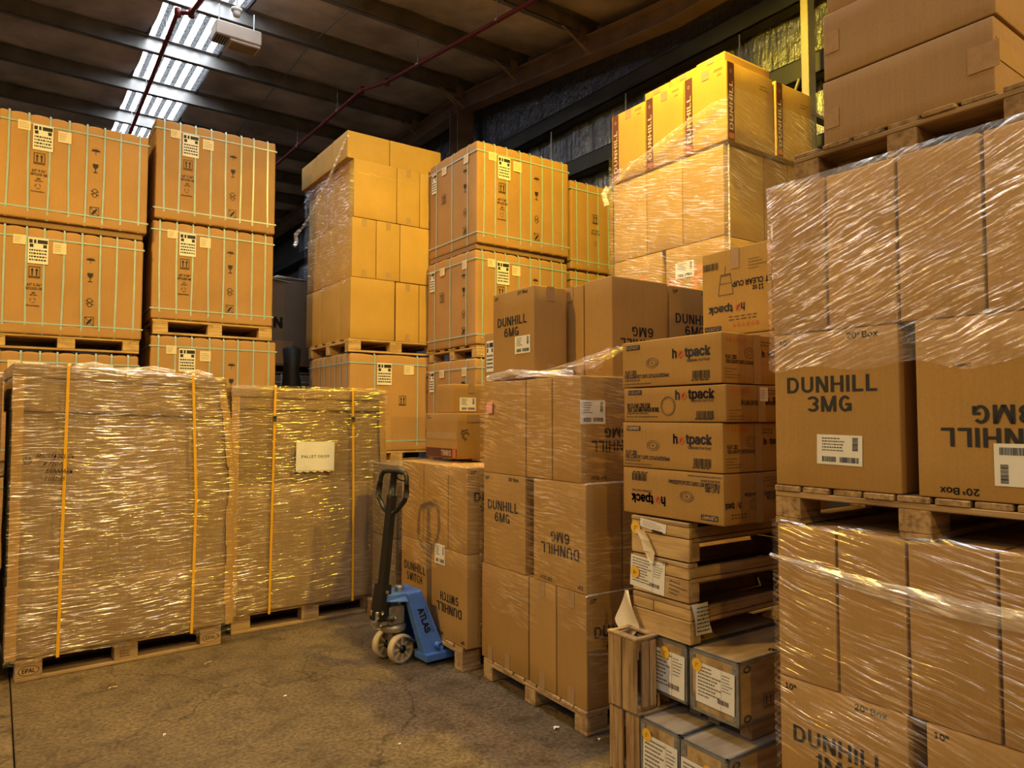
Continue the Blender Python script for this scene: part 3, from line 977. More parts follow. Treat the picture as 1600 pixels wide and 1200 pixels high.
# roof: insulated sheet between purlins, with translucent strips
ceil = struct(link('ceiling', MB().mesh('ceiling', M['roof'])))
PB = [10.63 + 1.43 * k for k in range(-13, 8)]
SKY = [(1.55, 2.45), (-6.6, -5.7), (-12.2, -11.3)]  # first strip is seen; the other two are unseen, added for ambient light
def roof_bay(b0, b1, k):
    """one bay between two purlins: blanket left and right of the skylight strips"""
    segs, x = [], A0
    for s0, s1 in sorted(SKY):
        segs.append((x, s0)); x = s1
    segs.append((x, A1 + .3))
    for i, (a0, a1) in enumerate(segs):
        n = max(2, int((a1 - a0) / .22)); v, f = [], []
        for ii in range(n + 1):
            for jj in range(9):
                a, t = a0 + (a1 - a0) * ii / n, jj / 8
                bb = b0 + (b1 - b0) * t
                sag = -.07 * math.sin(math.pi * t) + .035 * noise.noise(Vector((a * 2.6, bb * 1.4, k)))
                v.append(tuple(BF.p(a, bb, roof_z(bb) + .235 + sag + (0.0))))
        for ii in range(n):
            for jj in range(8):
                q = ii * 9 + jj; f.append((q, q + 1, q + 10, q + 9))
        me = bpy.data.meshes.new('insulation_blanket'); me.from_pydata(v, [], f); me.materials.append(M['roof'])
        me.polygons.foreach_set('use_smooth', [True] * len(f)); me.update()
        link('insulation_blanket', me, ceil)
    for s0, s1 in SKY:
        # ribbed translucent sheet: bright flats and speckled webs
        fb, wb = MB(), MB(); n = 6; p = (s1 - s0) / n
        def P(a, bb, dz): return BF.p(a, bb, roof_z(bb) + .245 + dz)
        for i in range(n):
            a = s0 + i * p
            fb.quad(P(a, b0, 0), P(a, b1, 0), P(a + p * .52, b1, 0), P(a + p * .52, b0, 0))
            wb.quad(P(a + p * .52, b0, 0), P(a + p * .52, b1, 0), P(a + p * .62, b1, .04), P(a + p * .62, b0, .04))
            wb.quad(P(a + p * .62, b0, .04), P(a + p * .62, b1, .04), P(a + p * .9, b1, .04), P(a + p * .9, b0, .04))
            wb.quad(P(a + p * .9, b0, .04), P(a + p * .9, b1, .04), P(a + p, b1, 0), P(a + p, b0, 0))
        o = fb.build('skylight_sheet', M['sky'], ceil)
        wb.build('skylight_rib', M['sky_rib'], o)
        for ax in (s0 - .03, s1):
            tb = MB()
            tb.prism([P(ax, b0, -.04), P(ax + .03, b0, -.04), P(ax + .03, b0, .05), P(ax, b0, .05)], P(ax, b1, 0) - P(ax, b0, 0))
            tb.build('skylight_edge', M['steel_dark'], o)

m, nt, out = new_mat('skylight_web')
sp = tex_noise(nt, coords(nt, (1, 1, 1), False), 60.0, 2)
em = node(nt, 'ShaderNodeEmission'); em.inputs[1].default_value = SKY_STRENGTH * .05
nt.links.new(ramp(nt, sp, [(0.40, (0.10, 0.11, 0.13)), (0.60, (0.8, 0.86, 0.95))]), em.inputs[0])
nt.links.new(em.outputs[0], out.inputs[0]); M['sky_rib'] = m

for i in range(len(PB) - 1):
    roof_bay(PB[i], PB[i + 1], i)
b = MB()
for (b0, b1) in ((B0 - .2, 5.0), (5.0, RIDGE), (RIDGE, B1 + .2)):
    segs, x = [], A0 - .2
    for s0, s1 in sorted(SKY):
        segs.append((x, s0 - .01)); x = s1 + .01
    segs.append((x, A1 + .4))
    for a0, a1 in segs:
        b.quad(BF.p(a0, b0, roof_z(b0) + .33), BF.p(a0, b1, roof_z(b1) + .33), BF.p(a1, b1, roof_z(b1) + .33), BF.p(a1, b0, roof_z(b0) + .33))
b.build('roof_sheet', M['wall'], ceil)
def purlin(bb):
    z = roof_z(bb); b = MB()
    w, t, h = .075, .008, .225
    b.box(A0, A1 - .12, -w / 2, w / 2, 0, t); b.box(A0, A1 - .12, -w / 2, w / 2, h - t, h)
    b.box(A0, A1 - .12, w / 2 - t, w / 2, 0, h); b.box(A0, A1 - .12, -w / 2, -w / 2 + t, 0, .022)
    b.build('purlin', M['purlin'], ceil, False, BF.p(0, bb, z), BF.t)
for bb in PB:
    purlin(bb)
# sag rods, bay by bay
for a in (-4.1, -.55, 3.35):
    for i in range(5, len(PB) - 1):
        b = MB(); p, q = BF.p(a, PB[i] + .05, roof_z(PB[i]) + .10), BF.p(a + .02, PB[i + 1] - .05, roof_z(PB[i + 1]) + .10)
        b.tube([p, q], .009, 6); b.build('sag_rod', M['steel'], ceil)
# rafter along the wall (I beam) and its stays
for b0, b1 in ((B0 + .2, 5.0), (5.0, RIDGE), (RIDGE, B1 - .2)):
    b = MB()
    for (x0, x1, d0, d1) in ((-.10, .10, -.21, -.195), (-.10, .10, .035, .05), (-.006, .006, -.2, .04)):
        pts = [BF.p(A1 - .27 + x0, b0, roof_z(b0) + d0 - .05), BF.p(A1 - .27 + x1, b0, roof_z(b0) + d0 - .05), BF.p(A1 - .27 + x1, b0, roof_z(b0) + d1 - .05), BF.p(A1 - .27 + x0, b0, roof_z(b0) + d1 - .05)]
        b.prism(pts, BF.p(0, b1, roof_z(b1)) - BF.p(0, b0, roof_z(b0)))
    b.build('rafter', M['rafter'], ceil)
for bb in (6.34, 7.77, 9.2, 10.63, 12.06, 13.49):
    for s in ((-1,) if bb != 9.2 else (-1, 1)):
        b = MB(); z = roof_z(bb)
        b.tube([BF.p(A1 - .75, bb + .02 * s, z + .02), BF.p(A1 - .30, bb + .05 * s, z - .24)], .02, 4); b.build('flange_stay', M['rafter'], ceil)
    b = MB(); b.box(-.05, .05, -.008, .008, 0, .16); b.build('cleat', M['rafter'], ceil, False, BF.p(A1 - .42, bb - .06, roof_z(bb) - .1), BF.t)
# second rafter line far left
b = MB()
for (x0, x1, d0, d1) in ((-.10, .10, -.30, -.285), (-.006, .006, -.3, -.02)):
    pts = [BF.p(-9.2 + x0, RIDGE, 6.62 + d0), BF.p(-9.2 + x1, RIDGE, 6.62 + d0), BF.p(-9.2 + x1, RIDGE, 6.62 + d1), BF.p(-9.2 + x0, RIDGE, 6.62 + d1)]
    b.prism(pts, BF.p(0, B1 - .2, 0) - BF.p(0, RIDGE, 0))
b.build('rafter', M['rafter'], ceil)

# red sprinkler pipes
def pipe(pts, label, r=.026, heads=()):
    o = empty('sprinkler_pipe', BF.p(*pts[0])); tag(o, label, 'pipe')
    P = [BF.p(*p) - o.location for p in pts]
    b = MB(); b.tube(P, r, 10); b.build('pipe_run', M['pipe'], o, True)
    for p in P[1:-1]:
        b = MB(); b.lathe([(0, -.045), (r * 1.35, -.045), (r * 1.35, .045), (0, .045)], 12, 'z'); b.build('elbow', M['pipe'], o, True, p)
    for a, c in zip(P, P[1:]):
        n = int((c - a).length / 1.43)
        for i in range(n):
            q = a.lerp(c, (i + .5) / n)
            b = MB(); b.tube([q + Vector((0, 0, -.03)), q + Vector((0, 0, .34))], .006, 6); b.lathe([(r * 1.25, -.012), (r * 1.25, .012)], 12, 'z', 0, q)
            b.build('hanger', M['steel'], o)
pipe([(1.74, 4.5, 5.62), (1.68, 8.55, 6.22), (1.55, 8.62, 6.22), (1.72, 14.0, 6.42)], 'dark red sprinkler pipe running under the skylight strip')
pipe([(4.30, 3.5, 5.55), (4.28, 8.86, 6.28), (4.10, 9.3, 6.28), (4.05, 14.5, 6.28)], 'dark red sprinkler pipe crossing the dark roof towards the wall')

# box shaped fixture beside the skylight
fx = empty('ceiling_fixture', BF.p(2.18, 8.55, 6.02), BF.t); tag(fx, 'beige box-shaped ceiling fixture hanging beside the skylight', 'light fixture')
b = MB(); b.box(-.26, .26, -.13, .13, 0, .17, 0, .012); b.build('housing', M['fixture'], fx)
b = MB(); b.box(-.10, .25, -.115, .115, -.035, .0, 0, .008); b.build('lens_frame', M['fixture'], fx)
b = MB(); b.box(-.07, .22, -.09, .09, -.042, -.036); b.build('glass', M['wood_dark'], fx)
for i in range(5):
    b = MB(); b.box(-.24 + i * .028, -.225 + i * .028, -.10, .10, -.006, .0); b.build('vent_slot', M['steel_dark'], fx)
b = MB(); b.tube([(-.2, 0, .17), (-.2, 0, .42)], .008, 6); b.tube([(.2, 0, .17), (.2, 0, .42)], .008, 6); b.build('hanger', M['steel'], fx)
sd = empty('smoke_detector', BF.p(2.05, 8.05, 6.13), BF.t); tag(sd, 'small white detector head under the roof beside the skylight', 'detector')
b = MB(); b.lathe([(0, -.06), (.035, -.055), (.045, -.02), (.045, .0), (.06, .005), (.06, .03), (0, .03)], 16, 'z'); b.build('head', M['paper'], sd, True)
b = MB(); b.tube([(0, 0, .03), (0, 0, .34)], .008, 6); b.build('drop_rod', M['steel'], sd)

# high bay lamps hung over the aisle (outside the picture)
for i, (pos, power, colr, size) in enumerate(LAMPS):
    o = empty('high_bay_lamp', pos); tag(o, ['high bay lamp above the lid cartons', 'high bay lamp over the open floor on the left', 'high bay lamp behind the right-hand stack', 'added unseen high bay lamp behind the camera'][i], 'lamp', 'high bay lamps')
    b = MB(); b.lathe([(.05, .34), (.07, .26), (.14, .22), (.27, .06), (.315, -.065), (.305, -.065), (.26, .06), (.13, .20), (.04, .24)], 28, 'z'); b.build('reflector', M['lampshade'], o, True)
    b = MB(); b.lathe([(0, .34), (.09, .34), (.09, .48), (0, .48)], 16, 'z'); b.build('gear_box', M['steel_dark'], o)
    bf = Vector(pos[:2]); rz = roof_z(bf.dot(BF.w))
    b = MB(); b.tube([(0, 0, .48), (0, 0, rz - pos[2] + .2)], .008, 6); b.build('hanging_rod', M['steel'], o)
    ld = bpy.data.lights.new('lamp_light', 'POINT'); ld.shadow_soft_size = size; ld.energy = power; ld.color = colr
    lo = bpy.data.objects.new('lamp_light', ld); COL.objects.link(lo); lo.parent = o; lo.location = (0, 0, 0)

# ------------------------------------------------------------------ A and B: two strapped, film-wrapped loads on the left
def ribbon(pts, w, side, mat, name, parent, t=0.0015):
    """flat strap: polyline pts, width w along vector side"""
    b = MB(); sv = Vector(side).normalized() * (w / 2)
    for p, q in zip(pts, pts[1:]):
        p, q = Vector(p), Vector(q); n = (q - p).cross(sv).normalized() * t
        b.prism([p - sv, p + sv, p + sv + n, p - sv + n], q - p)
    return b.build(name, mat, parent)

def big_load(fr, a0, a1, d, z0, z1, label, upper, lower, straps, taper, seed, buckles=False):
    w, h = a1 - a0, z1 - z0
    def fn(p):
        t = p.z / h
        if p.x > 0:
            p.x -= taper * max(0, (t - .55) / .45) ** 1.3 * (p.x / (w / 2)) - taper * .25 * math.exp(-((t - .62) / .12) ** 2) * (p.x / (w / 2))
        p.z -= taper * .75 * t * (p.x / w + .5)
        return p
    me = soft_box_mesh('bulk_carton', w, d, h, M['card_bulk'], .015, (10, 6, 14), .008, seed, fn)
    o = link('bulk_carton', me, None, fr.p((a0 + a1) / 2, d / 2, z0), fr.t)
    tag(o, label, 'carton', 'strapped bulk loads')
    dims = (w, d, h)
    def sleeve(za, zb, out, nm):
        s = soft_box_mesh(nm, w + 2 * out, d + 2 * out, zb - za, M['card_bulk'], .012, (10, 6, 5), .006, seed + 3, lambda p: (lambda q: Vector((q.x, q.y, q.z - za)))(fn(Vector((p.x, p.y, p.z + za)))))
        link(nm, s, o, (0, 0, za))
    sleeve(upper - z0, h - .035, .011, 'upper_sleeve')
    sleeve(.0, lower - z0, .011, 'lower_sleeve')
    sleeve(h - .075, h + .012, .017, 'lid')
    # corner boards
    for sx in (-1, 1):
        b = MB(); n = 12
        prof = [(-.002, 0), (.055, 0), (.055, .004), (.002, .004)]
        for k in range(n):
            za, zb = h * k / n * .96, h * (k + 1) / n * .96
            for (xa, xb, ya, yb) in ((0, .055, -.006, 0), ):
                pa = [fn(Vector((sx * (w / 2 + .010 - xx), -d / 2 - .014, zz))) for xx, zz in ((0, za), (.055, za), (.055, zb), (0, zb))]
                if sx > 0: pa = pa[::-1]
                off = .006 * math.sin(k * 1.9 + seed) if (sx > 0 and taper > .03) else 0
                b.prism([Vector((p.x + off, p.y, p.z)) for p in pa], (0, -.005, 0))
        b.build('corner_board', M['card'], o)
    for i, (xt, xb) in enumerate(straps):
        yy = -d / 2 - .034
        p = [(xb - w / 2 - a0, yy, -.02), ((xb + xt) / 2 - w / 2 - a0, yy, h * .5), (xt - w / 2 - a0, yy, h + .008)]
        q = fn(Vector(p[2])); p[2] = (q.x, yy, q.z + .006); 
        p.append((p[2][0] + .01, yy + .03, p[2][2] + .018)); p.append((p[2][0] + .01, d / 2, p[2][2] + .010))
        s = ribbon(p, .017, (1, 0, 0), M['yellow'], 'strap', o, .0016)
        if buckles:
            t = .86; c = Vector(p[1]).lerp(Vector(p[2]), (t - .5) / .5)
            b = MB(); b.box(c.x - .013, c.x + .013, c.y - .010, c.y - .001, c.z - .02, c.z + .02, 0, .003)
            b.tube([(c.x - .016, c.y - .012, c.z + .012), (c.x + .016, c.y - .012, c.z + .012)], .004, 6)
            b.tube([(c.x - .016, c.y - .012, c.z - .012), (c.x + .014, c.y - .014, c.z - .02)], .004, 6)
            b.build('buckle', M['steel_dark'], s)
    return o, dims, fn

AF = Frame(-2.989, 4.3454, 38.5)
pallet(AF, 0, 0.02, 1.2, .8, 0, .144, 'stamped wooden pallet under the leftmost strapped wrapped load', 'wood', epal=True)
la, da, fa = big_load(AF, -.045, 1.255, .84, .145, 1.925, 'big wrapped carton load with handwriting and two yellow straps', 1.64, .56, [(.226, .212), (1.013, .989)], .075, 2)
# handwriting in marker pen
for i, (s, cx, cy, w, h) in enumerate((('SEL/15K3CL 24', .165, .685, .20, .030), ('# 7107', .155, .658, .10, .026), ('DENMARK', .185, .632, .15, .026), ('21/11/25', .165, .606, .11, .030), ('1/2', .055, .672, .03, .03))):
    text(la, da, 'R', s, cx, cy, w, h, rot=-.05, shear=.35, bold=.004, off=.036, name='handwriting')
flat(la, da, 'R', ring_mesh(.020, .0225, M['ink']), .055, .672, 'handwriting', off=.036)
def a_shape(P, x, y, z):
    t = (z - .145) / 1.78; k = max(0.0, (x - .6) / .65)
    dx = .075 * max(0, (t - .55) / .45) ** 1.3 * k - .019 * math.exp(-((t - .62) / .12) ** 2) * k
    q = P - Vector((AF.u.x * dx, AF.u.y * dx, 0)); q.z -= .056 * max(0, t) * min(1, max(0, x / 1.25))
    return q
film(AF, -.05, 1.262, -.016, .85, lambda s, f: .115 + (.02 * math.sin(f * 5) if s == 'R' else 0) + (.025 if s == 'R' and .5 < f < .8 else 0), 1.945,
     'clear film wound round the leftmost strapped load with handwriting', 'film_load', .014, .006, .04, .10, 3, shape=a_shape)
# bunched film on its top
for i, (x, y, w_) in enumerate(((.28, .12, .22), (.62, .10, .26), (.95, .16, .2), (.5, .4, .3))):
    film_rope([AF.p(x + .0, y, 1.945 - .03 * x), AF.p(x + w_ * .5, y + .03, 1.965 - .03 * x), AF.p(x + w_, y + .01, 1.948 - .04 * x)], .016, ['crumpled film tuft', 'crumpled film ridge', 'crumpled film fold', 'crumpled film bunch'][i] + ' on top of the leftmost strapped load, ' + ['left', 'middle', 'right', 'back'][i], 'film_loose')

BFm = Frame(-2.06, 5.292, 36.0)
pallet(BFm, 0, 0.02, 1.2, .8, 0, .144, 'wooden pallet under the strapped load with the white pallet sign', 'wood', epal=False)
lb, db, fb_ = big_load(BFm, -.02, 1.215, .84, .145, 1.825, 'wrapped carton load with white paper sign and two yellow buckled straps', 1.66, 1.085, [(.284, .262), (.925, .93)], .02, 5, True)
film(BFm, -.025, 1.222, -.016, .85, lambda s, f: .135 + (.015 * math.sin(f * 7) if s == 'R' else 0), 1.845, 'clear film wound round the load with the white pallet sign', 'film_load', .014, .006, .04, .10, 8)
pl = flat(lb, db, 'R', sheet_mesh(.31, .225, M['paper'], .001), .505, .688, 'paper_sign', off=.038, rot=-.015)
link('lettering', text_mesh('PALLET 08/09', .004, M['ink'], 0), pl, mat4=Matrix(((.225, 0, 0, 0), (0, .026, 0, -.005), (0, 0, 1, .0016), (0, 0, 0, 1))))
b = MB()
for i in range(16):
    b.quad((-.155 + i * .0194, -.118 - .006 * (i % 3), -.001), (-.155 + (i + 1) * .0194, -.118 - .006 * ((i + 1) % 3), -.001), (-.155 + (i + 1) * .0194, -.10, -.001), (-.155 + i * .0194, -.10, -.001))
b.build('torn_edge', M['paper_cream'], pl)

# a third load at the very edge of the picture
ZF = AF.sub(-.10 - 1.22, .10)
pallet(ZF, .01, .02, 1.2, .8, 0, .144, 'pallet at the left edge of the picture', 'wood_dark')
carton(ZF, 0, 1.22, .0, .82, .146, 1.86, 'tall brown carton load cut by the left picture edge', 'card_dark', name='bulk_carton')
film(ZF, 0, 1.22, .0, .82, .12, 1.88, 'film on the load cut by the left picture edge', 'film_load', seed=12, wob=.012)

# ------------------------------------------------------------------ C, E, F: cartons tied with teal straps
def tied(fr, a0, b0, w, d, z0, h, label, nR, nL, seed, style='C', mat='card_tile', prints=True):
    """carton with nR upright straps across face R, nL across face L, and two level straps"""
    sx = [(-w / 2 + w * (i + .55) / (nR + .1)) for i in range(nR)]
    sy = [(-d / 2 + d * (i + .5) / nL) for i in range(nL)]
    def fn(p):
        fx = min(abs(p.x - s) for s in sx) / (w / nR / 2); fy = min(abs(p.y - s) for s in sy) / (d / nL / 2)
        top = p.z > h * .93
        puff = 1 - (1 - min(1, fx)) ** 3
        if abs(p.y) > d * .47: p.y += math.copysign(.006 * puff * (1 if not top else .2), p.y)
        if top:
            e = min(1.0, max(0, (abs(p.y) / (d / 2) - .80) / .2)); e2 = min(1.0, max(0, (abs(p.x) / (w / 2) - .80) / .2))
            p.z -= .016 * (1 - puff) * e + .012 * (1 - min(1, fy)) * e2 + .010 * e
        if p.z < h * .10 and abs(p.y) > d * .46: p.y += math.copysign(.012 * (1 - p.z / (h * .10)), p.y)
        return p
    me = soft_box_mesh('tied_carton', w, d, h, M[mat], .022, (nR * 4, max(6, nL * 3), 10), .003, seed, fn)
    o = link('tied_carton', me, None, fr.p(a0 + w / 2, b0 + d / 2, z0), fr.t + math.radians(R.uniform(-.5, .5)))
    tag(o, label, 'carton', 'teal strapped cartons')
    dims = (w, d, h); e = .0075
    for x in sx:
        x += R.uniform(-.012, .012); x2 = x + R.uniform(-.012, .012)
        ribbon([(x2, -d / 2 - e, .002), (x, -d / 2 - e, h * .5), (x, -d / 2 - e, h - .03), (x, -d / 2 + .012, h - .002), (x, -d / 2 + .1, h + .003), (x, d / 2 - .1, h + .003)], .016, (1, 0, 0), M['teal'], 'strap', o)
    for y in sy:
        y += R.uniform(-.008, .008)
        ribbon([(-w / 2 - e, y, .002), (-w / 2 - e, y, h - .03), (-w / 2 + .012, y, h - .001), (-w / 2 + .1, y, h + .004)], .015, (0, -1, 0), M['teal'], 'strap', o)
    for z in (h * .895, h * .105):
        ribbon([(-w / 2 - e, d / 2, z), (-w / 2 - e, -d / 2 - e, z), (w / 2 + e, -d / 2 - e, z), (w / 2 + e, d / 2, z)], .014, (0, 0, 1), M['teal'], 'strap', o, .0025)
    if not prints: return o, dims
    def marks(face, wide):
        of = .0095
        if wide:
            paper_label(o, dims, face, .275, .775, .155, .235, style=1, off=of + .001)
            paper_label(o, dims, face, .415, .82, .105, .105, style=2, off=of, mat='paper_cream')
            paper_label(o, dims, face, .155, .865, .095, .085, style=2, off=of, mat='paper_cream')
            flat(o, dims, face, icon_mesh('arrows', M['ink']), .255, .575, 'handling_mark', off=of, sx=.085, sy=.105)
            text(o, dims, face, '42" X 36"', .255, .46, .11, .024, off=of); text(o, dims, face, 'WY1102-0B', .255, .425, .125, .024, off=of)
            text(o, dims, face, 'REF', .255, .385, .03, .014, off=of, mat='ink_soft'); flat(o, dims, face, lines_mesh(2, M['ink_soft'], 1, .9, False, .3), .255, .365, 'small_print', off=of, sx=.06, sy=.012)
            flat(o, dims, face, icon_mesh('recycle', M['ink_soft']), .25, .315, 'recycling_mark', off=of, sx=.05, sy=.05)
            text(o, dims, face, 'Recyclable', .25, .265, .10, .018, off=of, mat='ink_soft')
            xm = .625
        else:
            paper_label(o, dims, face, .12, .78, .10, .22, style=1, off=of + .001)
            paper_label(o, dims, face, .34, .86, .10, .085, style=2, off=of, mat='paper_cream')
            paper_label(o, dims, face, .80, .86, .09, .09, style=2, off=of, mat='paper_cream')
            flat(o, dims, face, icon_mesh('arrows', M['ink']), .33, .575, 'handling_mark', off=of, sx=.085, sy=.105)
            xm = .78
        for kind, y in (('umbrella', .74), ('glass', .575), ('hook', .335), ('crossed', .155)):
            flat(o, dims, face, icon_mesh(kind, M['ink']), xm, y, 'handling_mark', off=of, sx=.075, sy=.085 if kind != 'umbrella' else .06)
    if style in 'CF': marks('R', True)
    if style == 'F': marks('L', False)
    if style == 'E':
        of = .0095
        paper_label(o, dims, 'R', .36, .79, .17, .235, style=1, off=of + .001); paper_label(o, dims, 'R', .63, .84, .12, .10, style=2, off=of, mat='paper_cream')
        paper_label(o, dims, 'R', .92, .86, .09, .09, style=2, off=of, mat='paper_cream')
        flat(o, dims, 'R', icon_mesh('arrows', M['ink']), .56, .52, 'handling_mark', off=of, sx=.085, sy=.105)
        for kind, y in (('umbrella', .76), ('glass', .59), ('hook', .35), ('crossed', .17)):
            flat(o, dims, 'R', icon_mesh(kind, M['ink']), .86, y, 'handling_mark', off=of, sx=.075, sy=.085)
    return o, dims

C1 = Frame(-3.594, 6.90, 35.0).sub(-1.2, 0)
C2 = Frame(-3.585, 7.0, 35.0)
W_, D_ = 1.195, 1.1
pallet(C1, 0, 0, 1.2, 1.1, 0, .12, 'floor pallet under the far left teal-strapped stack', 'wood_dark')
tied(C1, .0, 0, W_, D_, .121, .97, 'lowest teal-strapped carton hidden behind the leftmost wrapped load', 8, 3, 1, prints=False)
pallet(C1, 0, 0, 1.2, 1.1, 1.092, .12, 'pallet low in the far left teal-strapped stack', 'wood_dark')
tied(C1, -.01, 0, 1.17, D_, 1.213, .995, 'teal-strapped carton just showing above the leftmost wrapped load', 8, 3, 2)
pallet(C1, -.04, .0, 1.2, 1.1, 2.222, .13, 'pallet in mid height of the far left teal-strapped stack', 'wood_new')
tied(C1, -.0, 0, 1.18, D_, 2.353, .985, 'teal-strapped carton in the middle of the far left stack', 8, 3, 3)
tied(C1, .0, 0, W_ + .005, D_, 3.40, .985, 'topmost teal-strapped carton of the far left stack', 8, 3, 4)
b = MB(); b.box(0, 1.15, 0, 1.05, 0, .055, 0, .004); 
o = b.build('cover_sheet', M['card_dark'], None, False, C1.p(.02, .02, 3.342), C1.t); tag(o, 'thin board between the two upper cartons of the far left stack', 'board')

pallet(C2, 0.01, 0, 1.2, 1.1, 0, .12, 'floor pallet under the second teal-strapped stack from the left', 'wood_dark')
tied(C2, .0, 0, W_, D_, .121, 1.09, 'lowest teal-strapped carton hidden behind the second wrapped load', 8, 3, 5, prints=False)
pallet(C2, 0.01, 0, 1.2, 1.1, 1.213, .12, 'pallet low in the second teal-strapped stack', 'wood_dark')
tied(C2, .0, 0, 1.235, D_, 1.334, 1.098, 'teal-strapped carton directly above the second wrapped load', 8, 3, 6)
pallet(C2, 0.02, .0, 1.17, 1.1, 2.436, .15, 'pallet in mid height of the second teal-strapped stack from the left', 'wood_new')
tied(C2, .0, 0, W_, D_, 2.588, 1.005, 'teal-strapped carton in the middle of the second stack from the left', 8, 3, 7)
tied(C2, .01, 0, W_, D_, 3.600, 1.03, 'topmost teal-strapped carton of the second stack, right below the skylight', 8, 3, 8)

# E under D
DF = Frame(-1.697, 7.40, 35.5)
pallet(DF, 0, 0, 1.09, 1.2, 0, .12, 'floor pallet under the plain brown carton tower', 'wood_dark')
tied(DF, .0, 0, 1.09, 1.2, .121, 1.0, 'lowest teal-strapped carton under the plain carton tower', 2, 8, 9, prints=False)
pallet(DF, -.02, -.02, 1.12, 1.2, 1.125, .115, 'pale pallet behind the wrapped stack with switch lettering', 'wood_new')
tied(DF, .0, 0, 1.085, 1.22, 1.242, 1.05, 'teal-strapped carton directly under the pallet of the plain carton tower', 2, 8, 10, 'E')
pallet(DF, -.015, 0, 1.09, 1.2, 2.294, .14, 'wooden pallet carrying the plain brown carton tower', 'wood_new')

# ------------------------------------------------------------------ D: plain carton tower
def rowR(fr, cuts, bd, z0, z1, labels, mat='card_light', grp=None, tape='R', a_off=0.0, b_off=0.0):
    for (c0, c1), lab in zip(zip(cuts, cuts[1:]), labels):
        carton(fr, c0 + a_off, c1 + a_off, b_off, b_off + bd, z0, z1, lab, mat, grp, tape=tape if c1 - c0 < .4 else None)
GD = 'cartons of the plain brown tower'
z = 2.436
rowR(DF, [0, .515], .285, z, 3.09, ['wide plain carton at the near corner in the bottom row of the tower'], grp=GD)
rowR(DF, [.525, .813, 1.10], .5, z, 3.085, ['narrow taped carton in the middle of the tower bottom row', 'narrow taped carton at the right end of the tower bottom row'], grp=GD)
carton(DF, 0, .515, .29, .86, z, 3.085, 'plain carton second from the corner on the tower shaded side, bottom row', 'card_light', GD)
carton(DF, 0, .515, .865, 1.35, z, 3.08, 'plain carton at the far end of the tower shaded side, bottom row', 'card_light', GD)
rowR(DF, [.01, .29, .572, 1.075], .5, 3.092, 3.73, ['narrow carton at the near corner in the second tower row', 'narrow carton in the middle of the second tower row', 'wide carton at the right end of the second tower row'], grp=GD)
carton(DF, .01, .5, .505, .93, 3.092, 3.725, 'plain carton mid way along the wrapped shaded side, second tower row', 'card_light', GD)
carton(DF, .01, .5, .935, 1.36, 3.092, 3.725, 'plain carton at the far end of the wrapped shaded side, second tower row', 'card_light', GD)
rowR(DF, [.025, .53, .813, 1.09], .5, 3.735, 4.36, ['wide plain carton at the near corner in the third tower row', 'narrow taped carton in the middle of the third tower row', 'narrow taped carton at the right end of the third tower row'], grp=GD)
c_, d_ = carton(DF, .025, .5, .505, 1.37, 3.735, 4.36, 'long carton with vertical tape on the wrapped shaded side, third tower row', 'card_light', GD)
flat(c_, d_, 'L', sheet_mesh(.05, .5, M['tape'], .001), .72, .5, 'tape', off=.0014)
rowR(DF, [-.045, .45, 1.095], .42, 4.362, 4.655, ['flat carton at the near corner on top of the tower', 'flat carton at the right end on top of the tower'], grp=GD, tape=None, b_off=.02)
carton(DF, -.045, .45, .445, .95, 4.362, 4.65, 'flat carton behind the corner one on top of the tower', 'card_light', GD)
carton(DF, -.045, .45, .955, 1.45, 4.362, 4.645, 'flat carton at the far back on top of the tower', 'card_light', GD)
carton(DF, .5, .85, .50, .95, 4.362, 4.74, 'carton peeping over the top row of the tower', 'card_light', GD)
film(DF, -.012, 1.09, .0, 1.39, lambda s, f: 3.03 if s == 'L' else (3.1 if s == 'R' and f < .03 else 4.2), lambda s, f: (4.40 - .0 * f) if s == 'L' else 4.23, 'clear film on the shaded side of the plain carton tower', 'film', seed=21, wob=.006, top_fold=0)
film_rope([DF.p(-.05, -.01, 4.58), DF.p(-.06, .5, 4.25), DF.p(-.07, 1.0, 3.98), DF.p(-.07, 1.40, 3.86)], .014, 'twisted film strand slanting down the shaded side of the tower')
film_rope([DF.p(-.07, 1.40, 3.88), DF.p(-.11, 1.44, 3.82), DF.p(-.09, 1.46, 3.74), DF.p(-.12, 1.45, 3.68)], .022, 'loose knot of film at the far edge of the tower')

# ------------------------------------------------------------------ F: bright teal strapped stack at the back right
FF = Frame(-.352, 7.10, 35.5)
pallet(FF, 0, 0, 1.2, .99, 0, .12, 'floor pallet under the bright teal-strapped stack', 'wood_dark')
tied(FF, .0, 0, 1.2, .99, .121, .98, 'lowest carton of the bright teal-strapped stack', 8, 3, 11, prints=False)
pallet(FF, 0, 0, 1.2, .99, 1.103, .12, 'second pallet from the floor in the bright teal-strapped stack', 'wood_dark')
tied(FF, -.02, 0, 1.2, .99, 1.224, .985, 'teal-strapped carton half hidden behind the two small stacked cartons', 8, 3, 12, 'F')
pallet(FF, 0, 0, 1.2, .99, 2.211, .125, 'pallet in mid height of the bright teal-strapped stack', 'wood_new')
tied(FF, -.02, 0, 1.205, .99, 2.338, .975, 'middle carton of the bright teal-strapped stack', 8, 3, 13, 'F')
b = MB(); b.box(0, 1.16, 0, .95, 0, .05, 0, .004)
o = b.build('cover_sheet', M['card_dark'], None, False, FF.p(.0, .02, 3.316), FF.t); tag(o, 'thin board between the two upper cartons of the bright teal-strapped stack', 'board')
tied(FF, .0, 0, 1.205, .99, 3.37, 1.07, 'topmost bright yellow-lit carton with teal straps', 8, 3, 14, 'F')
F2 = FF.sub(1.235, 0)
pallet(F2, 0, 0, .68, .99, 0, .12, 'floor pallet of the narrow teal-strapped stack by the wall', 'wood_dark')
